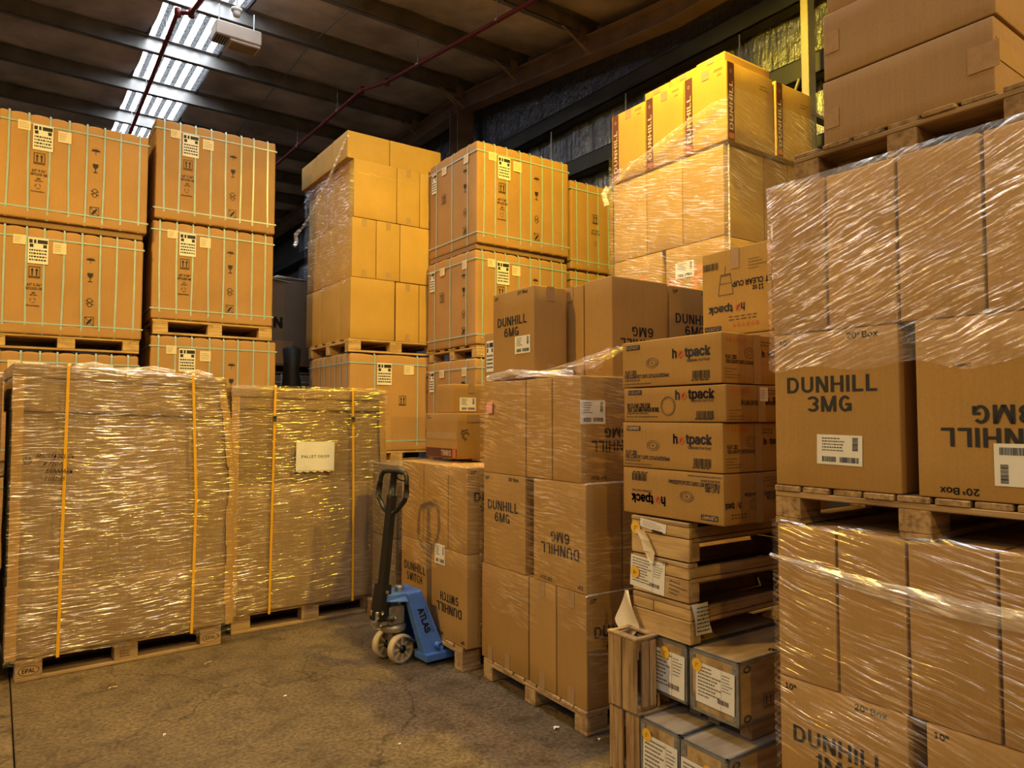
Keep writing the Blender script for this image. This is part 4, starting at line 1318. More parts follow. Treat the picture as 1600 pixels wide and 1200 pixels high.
tied(F2, .0, 0, .66, .99, .121, 1.1, 'hidden lowest carton of the narrow teal-strapped stack by the wall', 4, 3, 15, prints=False)
tied(F2, .0, 0, .66, .99, 1.225, 1.05, 'hidden second carton of the narrow teal-strapped stack by the wall', 4, 3, 16, prints=False)
tied(F2, .0, 0, .66, .99, 2.28, .97, 'lower visible carton of the narrow teal-strapped stack by the wall', 4, 3, 17, prints=False)
o, d = tied(F2, .0, 0, .66, .99, 3.255, 1.02, 'upper carton of the narrow teal-strapped stack by the wall', 4, 3, 18, prints=False)
flat(o, d, 'R', icon_mesh('arrows', M['ink']), .55, .60, 'handling_mark', off=.0095, sx=.085, sy=.105)
text(o, d, 'R', '42" X 36"', .55, .47, .11, .024, off=.0095); text(o, d, 'R', 'WY1102-0B', .55, .435, .125, .024, off=.0095)
flat(o, d, 'R', icon_mesh('recycle', M['ink_soft']), .55, .33, 'recycling_mark', off=.0095, sx=.05, sy=.05)

# ------------------------------------------------------------------ dim corner between C2 and D
NF = Frame(-3.35, 8.95, 35.0)
pallet(NF, 0, 0, 1.1, 1.0, 0, .12, 'floor pallet in the dim gap behind the stacks', 'wood_dark')
tied(NF, .05, 0, 1.0, 1.0, .121, 1.0, 'lowest teal-strapped carton in the dim gap', 4, 3, 19, mat='card_shaded', prints=False)
tied(NF, .05, 0, 1.0, 1.0, 1.125, 1.05, 'teal-strapped carton in the dim gap below the dark pallet', 4, 3, 20, mat='card_shaded', prints=False)
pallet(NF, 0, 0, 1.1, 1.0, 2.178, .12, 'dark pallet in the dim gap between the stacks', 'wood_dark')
o, d = carton(NF, .0, 1.1, 0, .9, 2.30, 3.40, 'dark brown carton marked with a big N in the dim gap', 'card_shaded')
text(o, d, 'R', 'N', .345, .49, .12, .15, bold=.03)
flat(o, d, 'R', sheet_mesh(.5, .30, M['card_dark'], .003), .3, .14, 'patch', off=.002)
for i, (x, y, rz, rx) in enumerate(((.28, .1, .2, .16), (.62, .15, -.1, .10))):
    b = MB(); b.box(-.24, .24, -.15, .15, 0, .006); s = b.build('paper_sheet', M['paper'], None, False, NF.p(x, y, 3.42 + .03 * i), (rx, .08, NF.t + rz))
    tag(s, ['white paper sheet lying higher on the dark carton in the gap', 'white paper sheet lying lower on the dark carton in the gap'][i], 'paper', 'sheets on the dark carton')
b = MB()
b.lathe([(0, 0), (.10, 0), (.12, .3), (.10, .6), (.13, .9), (.09, 1.2), (.11, 1.45), (0, 1.5)], 14, 'z')
o = b.build('wrapped_roll', M['black'], None, True, Vector((-2.66, 8.55, 0.98))); tag(o, 'black bundled plastic roll at the edge of the dim gap', 'roll')
b = MB(); b.box(-.2, .2, -.2, .2, 0, .98, 0, .02); o = b.build('carton', M['card_shaded'], None, False, Vector((-2.66, 8.55, 0)), NF.t); tag(o, 'dark carton under the black plastic roll in the gap', 'carton')

# ------------------------------------------------------------------ G: tall film-wrapped stack at the right wall
GF = Frame(1.62, 5.30, 34.8)
GG = 'cartons of the tall wrapped stack by the wall'
pallet(GF, 0, 0, 1.1, 1.25, 0, .14, 'floor pallet under the tall wrapped stack by the wall', 'wood_dark')
for i, (z0, z1) in enumerate(((.142, .85), (.852, 1.57), (1.572, 2.28))):
    for j in range(2):
        carton(GF, 0, .6, .625 * j, .625 * (j + 1), z0, z1, 'plain carton in the hidden lower rows of the tall wrapped stack', 'card', 'hidden lower cartons by the wall')
def logo(o, d, cx, cy, k=1.0):
    flat(o, d, 'L', icon_mesh('swirl', M['ink_orange']), cx, cy, 'orange_logo', sx=.24 * k, sy=.26 * k)
for j, (b0, b1, lab) in enumerate(((.02, .62, 'orange printed carton with a white label low in the wall stack'), (.66, 1.24, 'orange printed carton at the far end low in the wall stack'))):
    o, d = carton(GF, 0, .5, b0, b1, 2.282, 2.985, lab, 'card_light', GG)
    logo(o, d, .66, .55); logo(o, d, .2, .50, .8)
    if j == 0: paper_label(o, d, 'L', .34, .72, .19, .13, style=0)
carton(GF, .505, 1.1, .02, .62, 2.282, 2.985, 'carton on the shaded side low in the wall stack', 'card', GG)
for j, (b0, b1) in enumerate(((.02, .43), (.435, .83), (.835, 1.24))):
    carton(GF, .0, .5, b0, b1, 2.988, 3.69, 'wrapped pale carton ' + ('at the near corner', 'in the middle', 'at the far end')[j] + ' of the row under the maroon banded cartons', 'card_light', GG)
o, d = carton(GF, .505, .82, .02, .5, 2.988, 3.69, 'wrapped carton on the shaded side under the maroon banded cartons', 'card', GG)
flat(o, d, 'R', sheet_mesh(.1, .12, M['paper'], .001), .4, .15, 'paper_label')
carton(GF, .825, 1.1, .02, .5, 2.988, 3.69, 'wrapped carton at the right end under the maroon banded cartons', 'card', GG)
def band(o, d, face, flip=False, w=.075):
    fw, fh = face_size(d, face)
    s = flat(o, d, face, sheet_mesh(w, fh * .985, M['maroon'], .0006), (w * .5 + .012) / fw, .5, 'printed_band', off=.0015)
    def put(me, x, y, sx, sy, r, nm):
        c, s_ = math.cos(r), math.sin(r)
        link(nm, me, s, mat4=Matrix(((c * sx, -s_ * sy, 0, x), (s_ * sx, c * sy, 0, y), (0, 0, 1, .0012), (0, 0, 0, 1))))
    put(text_mesh('DUNHILL', .014, M['cream_ink'], 0), 0, -fh * .05, fh * .62, w * .56, math.pi / 2, 'lettering')
    put(ring_mesh(.010, .013, M['cream_ink'], 28, .8), 0, fh * .38, 1, 1, 0, 'emblem')
    put(rects_mesh('print_block', [(-.5, -.5, .5, .5)], M['ink_red']), 0, -fh * .435, w * .8, fh * .07, 0, 'print_block')
for j, (b0, b1, lab) in enumerate(((-.02, .405, 'maroon banded carton at the near corner, its two sides in view'), (.415, .835, 'maroon banded carton in the middle of the row on the wall stack'), (.845, 1.255, 'maroon banded carton at the far end of the row on the wall stack'))):
    o, d = carton(GF, 0, .585 if j == 0 else .5, b0, b1, 3.71, 4.33, lab, 'card_light', GG)
    band(o, d, 'L')
    flat(o, d, 'L', sheet_mesh(.07, .075, M['tape'], .0008), .52, .93, 'tape', off=.0014); flat(o, d, 'L', sheet_mesh(.07, .075, M['tape'], .0008), .52, .07, 'tape', off=.0014)
    flat(o, d, 'L', icon_mesh('dots', M['ink_soft']), .82, .93, 'handling_mark', sx=.08, sy=.03); flat(o, d, 'L', icon_mesh('dots', M['ink_soft']), .84, .86, 'handling_mark', sx=.04, sy=.02)
    if j == 0:
        band(o, d, 'R'); flat(o, d, 'R', lines_mesh(5, M['ink_soft'], 2, .3), .8, .83, 'small_print', sx=.12, sy=.05)
o, d = carton(GF, .60, 1.11, -.03, .40, 3.71, 4.33, 'maroon banded carton at the right end, on the shaded side', 'card_light', GG)
band(o, d, 'R'); flat(o, d, 'R', lines_mesh(6, M['ink_soft'], 2, .3), .8, .8, 'small_print', sx=.12, sy=.05)
for j, (a0, a1, b0, b1, lab) in enumerate(((.03, .60, .015, .30, 'flat carton above the near corner on the very top of the wall stack'), (.05, .60, .31, .60, 'flat carton second from the corner on top of the wall stack'), (.06, .60, .61, .90, 'flat carton third from the corner on top of the wall stack'))):
    o, d = carton(GF, a0, a1, b0, b1, 4.332, 4.425, lab, 'card_light', GG)
    flat(o, d, 'L', sheet_mesh(.07, .04, M['tape'], .0008), .5, .7, 'tape', off=.0014)
def g_top(s, f):
    if s == 'L': return 4.03 - .26 * f + .02 * math.sin(f * 9)
    if s == 'R': return 4.13 - .02 * f
    return 3.95
film(GF, -.01, 1.11, -.03, 1.255, lambda s, f: 2.45 if s != 'L' else 2.52 + .12 * (1 - f), g_top, 'clear film wrapped round the tall stack by the wall', 'film_diag', .014, .008, seed=31, top_fold=0)
film_rope([GF.p(-.03, .05, 4.02), GF.p(-.035, .5, 3.92), GF.p(-.035, .95, 3.80), GF.p(-.03, 1.27, 3.66)], .012, 'twisted film strand slanting across the maroon banded cartons')
film_rope([GF.p(-.03, 1.27, 3.68), GF.p(-.06, 1.30, 3.62), GF.p(-.03, 1.29, 3.52)], .03, 'bunched film end at the far corner of the wall stack')
film_rope([GF.p(-.02, -.04, 2.6), GF.p(-.022, -.045, 3.1), GF.p(-.02, -.045, 3.66)], .007, 'upright film fold on the near corner of the wall stack')

# ------------------------------------------------------------------ H: wrapped stack marked 6MG in the middle
HF = Frame(.3756, 3.6405, 33.5)
GH = 'cartons of the middle wrapped stack'
pallet(HF, 0, 0, 1.2, 1.0, 0, .122, 'wooden pallet under the middle wrapped stack', 'wood', nb=9)
z1, z2, z3, z4 = .123, .700, 1.262, 1.822
o, d = carton(HF, 0, .46, .0, .255, z1, z2, 'plain-sided carton at the near corner of the middle stack, bottom row', 'card', GH, tape='L')
cig(o, d, 'R', '6MG')
carton(HF, 0, .46, .258, .511, z1, z2, 'narrow carton between two others in the bottom row of the middle stack', 'card', GH, tape='L')
o, d = carton(HF, 0, .25, .518, 1.03, z1, z2, 'wide plain carton at the far end of the middle stack, bottom row', 'card', GH)
for cx in (.2, .58): flat(o, d, 'L', sheet_mesh(.05, .09, M['tape'], .0008), cx, .07, 'tape', off=.0014)
o, d = carton(HF, .465, .925, .0, .255, z1, z2, 'carton second from the corner on the shaded side of the middle stack, bottom row', 'card', GH)
o, d = carton(HF, 0, .25, .0, .468, z2, z3, 'carton marked 6MG upside down beside a dark gap in the middle stack', 'card', GH)
cig(o, d, 'L', '6MG', True)
o, d = carton(HF, 0, .25, .545, 1.01, z2, z3, 'carton marked 6MG upright beside a dark gap in the middle stack', 'card', GH)
cig(o, d, 'L', '6MG')
carton(HF, .255, .72, .0, .255, z2, z3, 'carton on the shaded side of the middle stack, second row', 'card', GH)
o, d = carton(HF, .0, .46, .035, .288, z3, z4, 'wrapped carton marked 6MG upside down and labelled white on its shaded side', 'card', GH)
cig(o, d, 'R', '6MG', True); paper_label(o, d, 'R', .17, .66, .17, .125, False, 0); 
o, d = carton(HF, .0, .46, .291, .540, z3, z4, 'narrow wrapped carton in the middle of the third row of the middle stack', 'card', GH)
o, d = carton(HF, .0, .25, .543, 1.01, z3, z4, 'wrapped carton with a pink sticker at the far end of the middle stack', 'card', GH)
flat(o, d, 'L', sheet_mesh(.065, .07, M['paper_pink'], .001), .19, .72, 'pink_sticker', off=.012)
carton(HF, .465, .925, .035, .288, z3, z4, 'carton behind the white-labelled one on the shaded side of the middle stack', 'card', GH)
o, d = carton(HF, .04, .285, .511, .965, 1.832, 2.375, 'loose carton marked 6MG with a white label standing alone on the middle stack', 'card', GH)
cig(o, d, 'L', '6MG', k=.95); paper_label(o, d, 'L', .74, .375, .16, .105, False, 0); tape_on(o, d, 'R')
text(o, d, 'L', '6', .06, .42, .001, .001, off=.001, name='lettering') if False else None
o, d = carton(HF, .303, .745, .132, .380, 1.826, 2.395, 'loose carton with upside-down 6MG on its lit side on the middle stack', 'card', GH)
cig(o, d, 'R', '6MG', True, False)
carton(HF, .303, .745, .383, .63, 1.826, 2.385, 'loose carton directly behind the upside-down one on the middle stack', 'card', GH, tape='L')
o, d = carton(HF, .750, 1.195, .125, .373, 1.826, 2.385, 'loose carton marked 6MG upright, right of the upside-down one', 'card', GH)
cig(o, d, 'R', '6MG')
film(HF, -.0, .93, .0, 1.02, lambda s, f: .52 - .10 * math.sin(f * 3) + (.02 * math.sin(f * 21)) if s == 'L' else .16, lambda s, f: 1.845, 'clear film wrapped round the middle stack', 'film', .012, .007, seed=41, top_fold=.09)
# gathered film rising against the loose cartons on top
v, f = [], []
n1, n2 = 26, 10
for i in range(n1 + 1):
    t = i / n1
    p0 = HF.p(-.01 + .0 * t, .50 - .55 * t, 1.845); p1 = HF.p(.285 + .35 * t, .12 - .02 * t + .32 * max(0, .35 - t), 1.87 + .17 * math.sin(min(1, t * 1.15) * math.pi * .55))
    for k in range(n2 + 1):
        s = k / n2; q = p0.lerp(p1, s)
        q.z += .03 * math.sin(s * math.pi) + .014 * noise.noise(Vector((t * 14, s * 5, 3)))
        v.append(tuple(q))
for i in range(n1):
    for k in range(n2):
        a = i * (n2 + 1) + k; f.append((a, a + n2 + 1, a + n2 + 2, a + 1))
me = bpy.data.meshes.new('film_drape'); base = Vector(v[0]); me.from_pydata([tuple(Vector(q) - base) for q in v], [], f); me.materials.append(M['film_diag'])
uvl = me.uv_layers.new(name='film')
for lp in me.loops:
    i, k = divmod(lp.vertex_index, n2 + 1); uvl.data[lp.index].uv = (i / n1 * .8, k / n2 * .4)
me.polygons.foreach_set('use_smooth', [True] * len(f)); me.update()
tag(link('film_drape', me, None, base), 'gathered film drawn up over the corner of the middle stack top', 'stretch film', 'stretch film')
film_rope([HF.p(.02, .98, 1.85), HF.p(.02, .72, 1.875), HF.p(.02, .5, 1.855), HF.p(.25, .42, 1.86)], .02, 'bunched film along the foot of the loose 6MG carton')
film_rope([HF.p(-.012, -.014, z3 + .002), HF.p(.3, -.018, z3 + .004), HF.p(.7, -.018, z3 + .01)], .005, 'thin upper film cord on the shaded side of the middle stack')
film_rope([HF.p(-.012, -.014, z2 + .002), HF.p(.3, -.018, z2 + .004), HF.p(.7, -.018, z2 + .01)], .005, 'thin lower film cord on the shaded side of the middle stack')

# ------------------------------------------------------------------ I: wrapped stack marked SWITCH with two small cartons on top
IF = Frame(-.3139, 4.545, 34.0)
GI = 'cartons of the wrapped stack behind the pallet truck'
pallet(IF, 0, 0, .78, 1.0, 0, .150, 'wooden pallet that the blue truck stands in', 'wood', nb=9)
z1, z2, z3 = .152, .738, 1.285
o, d = carton(IF, 0, .25, -.055, .435, z1, z2, 'carton marked SWITCH upside down with a white label behind the truck', 'card', GI)
cig(o, d, 'L', 'SWITCH', True); paper_label(o, d, 'L', .26, .92, .14, .13, False, 0)
o, d = carton(IF, 0, .25, .44, .905, z1, z2, 'carton marked SWITCH upright just behind the truck body', 'card', GI)
cig(o, d, 'L', 'SWITCH', corners=False)
carton(IF, .255, .72, -.055, .2, z1, z2, 'carton on the dark side of the stack behind the truck, bottom row', 'card', GI)
o, d = carton(IF, 0, .46, -.055, .197, z2, z3, 'carton at the near corner with dark-side lettering, behind the truck', 'card', GI); cig(o, d, 'R', 'SWITCH')
carton(IF, 0, .46, .2, .55, z2, z3, 'wrapped carton crossed by the shadow of the truck handle', 'card', GI)
carton(IF, 0, .46, .553, .905, z2, z3, 'wrapped carton at the far end of the stack behind the truck', 'card', GI)
film(IF, 0, .74, -.055, .91, lambda s, f: .60 + .04 * math.sin(f * 8), lambda s, f: 1.30, 'clear film wrapped round the stack behind the blue truck', 'film_low', .012, .006, seed=51, top_fold=.12)
I3 = IF.sub(.19, .398)
o, d = carton(I3, 0, .34, 0, .5, 1.31, 1.635, 'small carton with a maroon band, lower one of the pair on the wrapped stack', 'card', 'small cartons on the stack behind the truck', lean=-.02)
s = flat(o, d, 'L', sheet_mesh(d[1] * .97, .065, M['maroon'], .0006), .5, .12, 'printed_band', off=.0015)
link('lettering', text_mesh('DUNHILL', .014, M['cream_ink'], 0), s, mat4=Matrix(((-.15, 0, 0, .08), (0, -.04, 0, 0), (0, 0, 1, .0012), (0, 0, 0, 1))))
link('print_block', rects_mesh('print_block', [(-.5, -.5, .5, .5)], M['ink_red']), s, mat4=Matrix(((.05, 0, 0, .205), (0, .062, 0, 0), (0, 0, 1, .001), (0, 0, 0, 1))))
flat(o, d, 'L', sheet_mesh(d[1] * .985, .05, M['tape'], .0007), .5, .5, 'tape', off=.0014); flat(o, d, 'L', lines_mesh(1, M['ink_soft'], 2, .4), .13, .92, 'small_print', sx=.09, sy=.03)
flat(o, d, 'R', sheet_mesh(.2, .05, M['tape'], .0007), .55, .88, 'tape', off=.0014); flat(o, d, 'R', icon_mesh('swirl', M['ink_soft']), .24, .52, 'printed_logo', sx=.10, sy=.08)
o, d = carton(I3, .06, .38, .19, .43, 1.637, 1.85, 'small carton with a white label, upper one of the pair on the wrapped stack', 'card', 'small cartons on the stack behind the truck', lean=.02)
paper_label(o, d, 'R', .40, .30, .14, .10, style=0); flat(o, d, 'R', sheet_mesh(.05, .07, M['tape'], .0007), .5, .86, 'tape', off=.0014)
# labelled carton peeping out behind the middle stack
PF = HF.sub(.80, 1.90)
o, d = carton(PF, 0, .5, 0, .42, 1.732, 2.315, 'brown carton with a white label peeping out behind the loose 6MG carton', 'card')
paper_label(o, d, 'L', .22, .66, .11, .26, style=1)
for j, (zz0, zz1) in enumerate(((.13, .66), (.662, 1.195), (1.197, 1.73))):
    carton(PF, 0, .5, 0, .42, zz0, zz1, 'plain carton in the hidden column behind the middle stack', 'card', 'hidden column behind the middle stack')
pallet(PF, 0, 0, .6, .42, 0, .128, 'small pallet hidden behind the middle stack', 'wood_dark')
# dark wrapped stack further along the row
pallet(IF, 0, 1.03, .78, .5, 0, .15, 'pallet of the dark wrapped stack behind the truck handle', 'wood_dark')
carton(IF, 0.02, .5, 1.04, 1.5, .152, .68, 'dark wrapped carton low behind the truck handle', 'card_shaded', 'dark wrapped cartons')
carton(IF, 0.02, .5, 1.04, 1.5, .682, 1.24, 'dark wrapped carton high behind the truck handle', 'card_shaded', 'dark wrapped cartons')
film(IF, .01, .6, 1.03, 1.51, .15, 1.262, 'film on the dark wrapped stack behind the truck handle', 'film', .012, .012, seed=55, top_fold=.1)

# ------------------------------------------------------------------ J: timber items, plywood boxes and lid cartons
JF = Frame(.4476, 3.3457, 34.5)
def slat_crate(fr, a0, a1, b0, b1, z0, z1, label):
    o = empty('slatted_crate', fr.p((a0 + a1) / 2, (b0 + b1) / 2, z0), fr.t); tag(o, label, 'crate', 'slatted wooden crates')
    w, d, h = a1 - a0, b1 - b0, z1 - z0
    def bd(nm, x0, x1, y0, y1, za, zb, mat='wood_old'):
        cx, cy = (x0 + x1) / 2, (y0 + y1) / 2
        if zb - za > max(x1 - x0, y1 - y0):
            L = zb - za; bm = MB(); bm.box(0, L, -(y1 - y0) / 2, (y1 - y0) / 2, -(x1 - x0) / 2, (x1 - x0) / 2, 0, .003)
            q = bm.build(nm, M[mat], o); q.matrix_local = Matrix(((0, 0, 1, cx), (0, 1, 0, cy), (-1, 0, 0, zb), (0, 0, 0, 1)))
        else:
            bm = MB(); bm.box(x0 - cx, x1 - cx, y0 - cy, y1 - cy, za, zb, 0, .003); q = bm.build(nm, M[mat], o, False, (cx, cy, 0))
        return q
    t = .016
    for y in (-d / 2 + .048, d / 2 - .045):                               # upright slats on the aisle side
        q = bd('slat', -w / 2, -w / 2 + t, y - .043, y + .043, 0, h)
        for k in range(5):
            bm = MB(); bm.lathe([(0, -.001), (.0032, -.001), (.0032, 0)], 8, 'z'); bm.build('nail', M['steel_dark'], q, False, (h * (.1 + .2 * k), R.uniform(-.02, .02), -t / 2 - .0005), (math.pi, 0, 0))
    for x in ([-w / 2 + .1 + i * .13 for i in range(int((w - .15) / .13) + 1)] if w > .3 else [-w / 2 + .062, -w / 2 + .106]):
        for s in (-1, 1): bd('slat', x - (.045 if w > .3 else .020), x + (.045 if w > .3 else .020), s * (d / 2) - (t if s > 0 else 0), s * (d / 2) + (t if s < 0 else 0), .02, h - .01, 'wood_old')
    bd('bottom_rail', -w / 2 + t, w / 2, -d / 2 + t, d / 2 - t, 0, .025); 
    bd('shade_lining', w / 2 - .012, w / 2, -d / 2 + t, d / 2 - t, .03, h - .01, 'wood_dark')  # dark panel added so the inside of the crate looks shaded
    bd('inner_rail', -w / 2 + t, -w / 2 + t + .02, -d / 2 + t, d / 2 - t, h * .72, h * .95, 'wood_dark')
    bd('top_rail', -w / 2 - .004, -w / 2 + .03, -d / 2, d / 2, h, h + .014)
    bd('top_rail', w / 2 - .03, w / 2, -d / 2, d / 2, h, h + .014)
    for s in (-1, 1): bd('top_rail', -w / 2, w / 2, s * d / 2 - (.025 if s > 0 else 0), s * d / 2 + (.025 if s < 0 else 0), h, h + .012)
slat_crate(JF, .0, .62, -.20, .0, .0, .285, 'slatted wooden crate on the floor beside the middle stack')
slat_crate(JF, -.02, .122, -.200, -.015, .30, .615, 'slatted wooden crate standing on the floor crate')

def ply_box(fr, a0, a1, b0, b1, z0, z1, label, feet=0.0, top='plywood', lid_only=False, sticker=(.16, .76), papers=(.56, .56, .80, .74)):
    o = empty('plywood_box', fr.p((a0 + a1) / 2, (b0 + b1) / 2, z0), fr.t); tag(o, label, 'box', 'steel edged plywood boxes')
    w, d, h = a1 - a0, b1 - b0, z1 - z0
    zf = feet; t = .008
    bm = MB(); bm.box(-w / 2 + .003, w / 2 - .003, -d / 2 + .003, d / 2 - .003, zf + .004, h - .006); bm.build('body', M['plywood'], o)
    bm = MB(); bm.box(-w / 2 + .012, w / 2 - .012, -d / 2 + .012, d / 2 - .012, h - .006, h - .0005); bm.build('lid', M[top], o)
    e = .013
    def angle(nm, p, q, n1, n2):
        """L-shaped steel edge from p to q with wings along n1 and n2"""
        bm = MB(); p, q, n1, n2 = Vector(p), Vector(q), Vector(n1), Vector(n2)
        for A_, B_ in ((n1, n2), (n2, n1)):
            bm.prism([p, p + A_ * e, p + A_ * e + B_ * .0018, p + B_ * .0018], q - p)
        return bm.build(nm, M['steel'], o)
    for zz, s in ((zf, 1), (h, -1)):
        for y, sy in ((-d / 2, 1), (d / 2, -1)): angle('edge_strip', (-w / 2, y, zz), (w / 2, y, zz), (0, sy, 0), (0, 0, s))
        for x, sx in ((-w / 2, 1), (w / 2, -1)): angle('edge_strip', (x, -d / 2, zz), (x, d / 2, zz), (sx, 0, 0), (0, 0, s))
    for x, sx in ((-w / 2, 1), (w / 2, -1)):
        for y, sy in ((-d / 2, 1), (d / 2, -1)): angle('corner_strip', (x, y, zf), (x, y, h), (sx, 0, 0), (0, sy, 0))
    for y in (-d / 2 + .02, d / 2 - .02):                                   # riveted corner plates on the aisle face
        for z in (zf + .035, h - .04):
            bm = MB(); bm.box(-w / 2 - .0012, -w / 2 + .001, y - .011, y + .011, z - .022, z + .022)
            for k in (-.012, .012): bm.box(-w / 2 - .003, -w / 2, y - .003, y + .003, z + k - .003, z + k + .003)
            bm.build('corner_plate', M['steel'], o)
    dims = (w, d, h)
    for z in (zf + .03, h - .03):                                           # wire clasps on the near side
        bm = MB(); bm.tube([(-w / 2 + .05 + .02 * math.cos(a), -d / 2 - .003, z + .012 * math.sin(a)) for a in [i * math.pi / 5 for i in range(10)]], .003, 5, 0, True); bm.build('clasp', M['steel_dark'], o)
    if feet:
        for y in (-d / 2 + .04, d / 2 - .05):
            bm = MB(); bm.box(-w / 2 + .09, w / 2 - .02, y - .03, y + .03, 0, feet - .001, 0, .003); bm.build('skid', M['wood'], o)
    cx, cy, pw, ph = papers
    paper_label(o, dims, 'L', cx, cy, d * pw, (h - feet) * ph, style=3, off=.004, name='shipping_papers', rot=-.02)
    st = flat(o, dims, 'L', ring_mesh(0.0005, .027, M['sticker'], 28, 1.0, 'round_sticker'), sticker[0], sticker[1], 'round_sticker', off=.0075)
    link('pen_mark', text_mesh('1"', .0, M['ink'], .2), st, mat4=Matrix(((.016, 0, 0, 0), (0, .016, 0, 0), (0, 0, 1, .001), (0, 0, 0, 1))))
    return o, dims
ply_box(JF, .0, .75, -.430, -.203, .0, .290, 'steel-edged plywood box on the floor next to the slatted crate', 0, 'plywood_dusty', sticker=(.2, .80), papers=(.52, .45, .86, .70))
ply_box(JF, .0, .75, -.672, -.434, .0, .284, 'steel-edged plywood box on the floor nearest the right-hand stack', 0, 'plywood_dusty', sticker=(.62, .72), papers=(.42, .42, .8, .66))
ply_box(JF, .13, .80, -.357, -.085, .291, .612, 'upper plywood box under the stacked timber frames', .07, 'plywood', sticker=(.55, .82))
o, d = ply_box(JF, .13, .80, -.627, -.372, .285, .612, 'upper plywood box with bare lit lid beside the timber frames', .07, 'plywood', sticker=(.18, .82), papers=(.54, .60, .78, .64))
bm = MB()
for y0, y1, x0, x1 in ((-.02, .0, .05, .09), (.0, .003, .06, .10)): pass
text(o, d, 'T', 'R', .40, .12, .035, .035, off=.001, name='pen_mark', rot=.5)
flat(o, d, 'R', icon_mesh('arrows', M['ink_soft']), .28, .45, 'stamp', off=.003, sx=.07, sy=.06)

def timber_frame(fr, a0, a1, b0, b1, z0, z1, label, k):
    """low closed-ended wooden frame with an open long side"""
    o = empty('timber_frame', fr.p((a0 + a1) / 2, (b0 + b1) / 2, z0), fr.t + math.radians((.6, -.8, .5)[k])); tag(o, label, 'crate', 'stacked timber frames')
    w, d, h = a1 - a0, b1 - b0, z1 - z0
    def bd(nm, x0, x1, y0, y1, za, zb, mat='wood_new', along='x'):
        c = Vector(((x0 + x1) / 2, (y0 + y1) / 2, (za + zb) / 2)); L = (x1 - x0, y1 - y0, zb - za)
        bm = MB()
        if along == 'y':
            bm.box(-L[1] / 2, L[1] / 2, -L[0] / 2, L[0] / 2, -L[2] / 2, L[2] / 2, 0, .003); return bm.build(nm, M[mat], o, False, c, math.pi / 2)
        bm.box(-L[0] / 2, L[0] / 2, -L[1] / 2, L[1] / 2, -L[2] / 2, L[2] / 2, 0, .003); return bm.build(nm, M[mat], o, False, c)
    dims = (w, d, h)
    zc = h * .62
    e1 = bd('end_board', -w / 2, -w / 2 + .022, -d / 2, d / 2, .004, h * .58, along='y')         # end face: two boards
    e2 = bd('end_board', -w / 2 + .001, -w / 2 + .022, -d / 2, d * .12, h * .60, h - .022, along='y')
    e3 = bd('end_board', -w / 2 + .001, -w / 2 + .022, d * .13, d / 2, h * .60, h - .022, along='y')
    bd('top_batten', -w / 2 - .002, -w / 2 + .06, -d / 2, d / 2, h - .021, h - .001, 'wood', along='y'); bd('top_batten', w / 2 - .06, w / 2, -d / 2, d / 2, h - .021, h - .001, 'wood', along='y'); bd('end_board', w / 2 - .022, w / 2, -d / 2 + .023, d / 2 - .023, .004, h - .022, 'wood', along='y')  # far end closed as well, so the inside stays dark
    for s in (-1, 1):
        y0, y1 = (-d / 2, -d / 2 + .022) if s < 0 else (d / 2 - .022, d / 2)
        if s > 0:
            bd('light_stop_board', -w / 2 + .0225, w / 2, y0, y1, .004, h - .022, 'wood'); continue  # full far board added to keep light out of the frame
        bd('side_rail', -w / 2 + .0225, w / 2, y0, y1, h * .62, h - .022, 'wood'); bd('side_rail', -w / 2 + .0225, w / 2, y0, y1, h * .50, h * .60, 'wood')
        bd('foot_block', -w / 2 + .0225, -w / 2 + .07, y0, y1 + .02 * (1 if s < 0 else 0), .004, h * .495, 'wood'); bd('foot_block', w / 2 - .07, w / 2, y0, y1, .004, h * .495, 'wood')
    for i in range(4):
        y = -d / 2 + .05 + (d - .1) * i / 3; bd('deck_slat', -w / 2 + .03, w / 2, y - .039, y + .039, h * .45, h * .49, 'wood_dark')  # slats widened to close the deck and darken the inside
    return o, dims
zz = [.613, .790, .966, 1.142]
o1, d1 = timber_frame(JF, .13, 1.05, -.372, -.026, zz[0], zz[1], 'lowest of three stacked timber frames, with torn paper at its corners', 0)
o2, d2 = timber_frame(JF, .13, 1.05, -.380, -.034, zz[1] + .001, zz[2], 'middle one of three stacked timber frames, with a wide shipping sheet', 1)
o3, d3 = timber_frame(JF, .13, 1.05, -.372, -.020, zz[2] + .001, zz[3], 'topmost timber frame directly under the lid cartons', 2)
def sticker_on(o, dims, cx, cy, s='1"', k=1.0):
    st = flat(o, dims, 'L', ring_mesh(0.0005, .03 * k, M['sticker'], 28, 1.0, 'round_sticker'), cx, cy, 'round_sticker', off=.008)
    link('pen_mark', text_mesh(s, .0, M['ink'], .2), st, mat4=Matrix(((.02, 0, 0, 0), (0, .018, 0, 0), (0, 0, 1, .001), (0, 0, 0, 1))))
paper_label(o3, d3, 'L', .40, .80, .16, .04, style=2, rot=-.1, name='paper_label'); sticker_on(o3, d3, .10, .68)
flat(o3, d3, 'L', sheet_mesh(.06, .008, M['black'], .004), .48, .66, 'hand_slot', rot=-.08, off=.003)
b = MB()                                                             # crumpled strip of paper hanging from the top frame
pts = [(-.235, .0, .115), (-.24, -.03, .07), (-.243, -.05, .02), (-.238, -.06, -.03)]
pw = [.030, .028, .034, .010]
